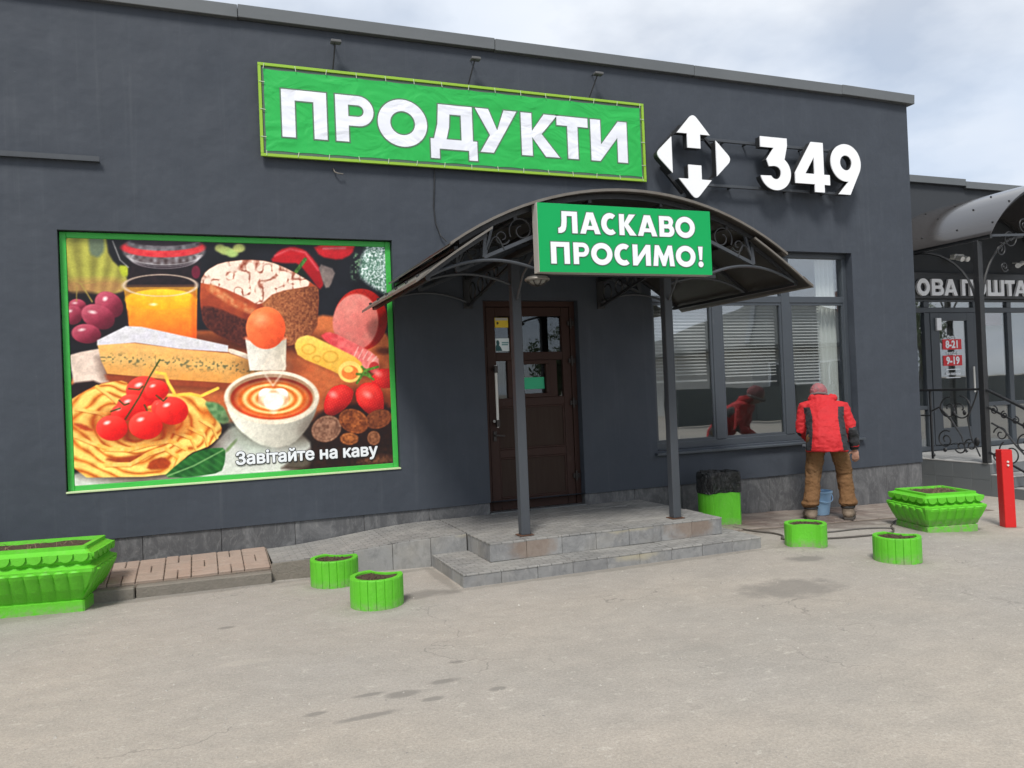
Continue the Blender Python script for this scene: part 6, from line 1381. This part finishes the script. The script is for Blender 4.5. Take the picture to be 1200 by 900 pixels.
# boots
M['boot'] = Mat('tan_boot_leather', (0.205, 0.155, 0.112), .8); M['boot'].mix(M['boot'].noise(25, 4), (0.13, 0.098, 0.07), .6); M['sole'] = Mat('boot_sole', (0.06, 0.05, 0.042), .85); M['strap'] = Mat('dark_ankle_strap', (0.025, 0.024, 0.024), .8)
for A in (LA, RA):
    s = np.sign(A.x); tx = A.x+.030*s; b = MB(); x = A.x
    b.tube([(x, A.y-.004, .155), (x, A.y, .10), (x, A.y, .055)], [.058, .064, .066], 14); b.ell((x, A.y-.012, .050), (.056, .070, .052)); b.ell((tx, A.y+.115, .046), (.058, .105, .046)); b.ell((x+.012*s, A.y+.05, .065), (.048, .075, .045))
    bt = baked(b, [('REMESH', dict(mode='VOXEL', voxel_size=0.007)), ('SMOOTH', dict(factor=.5, iterations=2))], 'boot'); crumple(bt, .003, 30, 1)
    o = link('boot', bt, M['boot'], man, False)
    sl = [(x-.044, A.y-.070), (x+.044, A.y-.070), (x+.052, A.y-.03), (tx+.052, A.y+.10), (tx+.044, A.y+.18), (tx, A.y+.215), (tx-.044, A.y+.18), (tx-.052, A.y+.10), (x-.052, A.y-.03)]
    part('sole', MB().loft([[(a, c, -.004) for a, c in sl], [(a, c, .022) for a, c in sl]]), M['sole'], o, .004, world=False)
    part('ankle_strap', MB().tube([(x+.062*math.cos(a), A.y+.062*math.sin(a), .128) for a in [2*math.pi*i/18 for i in range(18)]], .012, 8, closed=True), M['strap'], o, smooth=True, world=False)
# cloth in the hand of the man
b = MB().grid(14, 14, lambda u, v: (-.225+.15*u, .48+.11*v, .755-.09*(v-.45)**2+.014*mnoise.noise(Vector((u*5, v*5, 0))))); b.grid(14, 14, lambda u, v: (-.225+.15*u, .48+.11*(1-v), .749-.09*(.55-v)**2+.014*mnoise.noise(Vector((u*5, (1-v)*5, 0)))))
rag = part('cleaning_cloth', b, Mat('grey_rag', (0.30, 0.31, 0.33), .9), None, smooth=True); rag.location = man.location; rag.rotation_euler = man.rotation_euler
tag(rag, 'grey cleaning cloth in the hand of the man at the window', 'cloth')

# ------------------------------------------------------------------ across the street (mirrored in the glass)
hs2 = thing('house', (28.0, -25.5, 0), 'low house with dark hipped roof across the street, mirrored in the shop window', 'house')
M['hwall'] = Mat('pale_house_render', (0.50, 0.50, 0.48), .85); M['hroof'] = Mat('dark_roof_sheet', (0.11, 0.115, 0.11), .7); M['hroof'].mix(M['hroof'].noise(1.2, 4), (0.14, 0.14, 0.13), .6)
part('wall', MB().box(22.2, 34.0, -30.8, -20.4, -.2, 3.0), M['hwall'], hs2)
rf = MB(); ex0, ex1, ey0, ey1 = 21.2, 35.0, -31.8, -19.4
rf.add([(ex0, ey1, 3.0), (ex1, ey1, 3.0), (ex1, ey0, 3.0), (ex0, ey0, 3.0), (26.6, -25.6, 5.5), (29.8, -25.6, 5.5), (ex0, ey1, 2.85), (ex1, ey1, 2.85), (ex1, ey0, 2.85), (ex0, ey0, 2.85)],
       [(0, 1, 5, 4), (1, 2, 5), (2, 3, 4, 5), (3, 0, 4), (0, 6, 7, 1), (1, 7, 8, 2), (2, 8, 9, 3), (3, 9, 6, 0), (9, 8, 7, 6)])
ro = part('roof', rf, M['hroof'], hs2); part('chimney', MB().box(30.6, 31.3, -24.2, -23.6, 4.2, 5.9), Mat('chimney_brick', (0.22, 0.12, 0.09), .9), ro)
for a, z0 in (((26.6, -25.6, 5.52), 0), ((29.8, -25.6, 5.52), 1)): part('ridge_flashing', MB().bar(a, (ex0 if z0 == 0 else ex1, ey1, 3.03), .22, .05), M['coping'], ro)
for x in (23.6, 26.4, 29.4, 32.0): 
    w_ = part('window', MB().box(x-.65, x+.65, -20.398, -20.33, .9, 2.3), M['white'], hs2); part('pane', MB().box(x-.57, x-.04, -20.329, -20.32, .98, 2.22).box(x+.04, x+.57, -20.329, -20.32, .98, 2.22), Mat('house_glass', (0.03, 0.035, 0.04), .1), w_)
fn = thing('fence', (28, -17.5, 0), 'dark sheet fence along the far side of the street, mirrored in the glass', 'fence')
for k in range(13): part('fence_panel', MB().box(16.0+2*k+.03, 18.0+2*k-.03, -17.55, -17.50, -.1, 1.25), Mat('fence_sheet', (0.06, 0.07, 0.07), .6), fn)
for k in range(14): part('fence_post', MB().box(16.0+2*k-.04, 16.0+2*k+.04, -17.60, -17.52, -.1, 1.35), M['black_metal'], fn)
def tree(label, loc, h, r_, seed):
    t = thing('tree', loc, label, 'tree', 'trees across the street'); rr = random.Random(seed)
    m_ = Mat('bark', (0.09, 0.07, 0.055), .95); b = MB(); b.tube([(0, 0, -.1), (.05, 0, h*.3), (.0, .08, h*.62)], [.16, .12, .06], 8)
    for k in range(7): a = k*.9; b.tube([(0.03, 0, h*(.3+.04*k)), (r_*.4*math.cos(a), r_*.4*math.sin(a), h*(.5+.05*k)), (r_*.8*math.cos(a), r_*.8*math.sin(a), h*(.62+.05*k))], [.06, .035, .012], 6)
    part('trunk', b, m_, t, world=False)
    lf_ = MB()
    cl = [(rr.gauss(0, r_*.38), rr.gauss(0, r_*.38), h*.68+rr.gauss(0, h*.13)) for _ in range(30)]
    for k in range(2600):
        c = cl[rr.randrange(30)]; p = Vector((c[0]+rr.gauss(0, r_*.17), c[1]+rr.gauss(0, r_*.17), c[2]+rr.gauss(0, h*.05))); d = Vector((rr.gauss(0, 1), rr.gauss(0, 1), rr.gauss(0, 1))).normalized(); e = d.orthogonal().normalized(); s_ = rr.uniform(.05, .11)
        lf_.add([p+d*s_, p+e*s_*.5, p-d*s_, p-e*s_*.5], [(0, 1, 2, 3)])
    q_ = Mat('leaf', (0.06, 0.10, 0.035), .7); q_.mix(q_.noise(1.5, 3), (0.09, 0.12, 0.045), .7); me_ = bpy.data.meshes.new('crown'); me_.from_pydata([tuple(v) for v in lf_.v], [], lf_.f); link('crown', me_, q_, t, False)
tree('leafy tree beside the house across the street', (33.2, -18.6, 0), 5.6, 1.5, 3); tree('smaller leafy tree across the street, left of the house', (14.5, -24.0, 0), 3.6, 1.2, 8)
pl_ = thing('utility_pole', (38.0, -16.0, 0), 'concrete utility pole with wires across the street', 'pole')
part('pole', MB().tube([(38, -16, -.2), (38, -16, 9.0)], [.15, .09], 10), M['kerb'], pl_); part('crossarm', MB().bar((37.1, -16, 8.5), (38.9, -16, 8.5), .09, .09), M['black_metal'], pl_)
for k in range(3): part('wire', MB().tube([(37.3+.6*k-70*u, -16-1.5*u, 8.56-1.6*math.sin(math.pi*u)) for u in [i/24 for i in range(25)]], .012, 4), M['black_metal'], pl_)
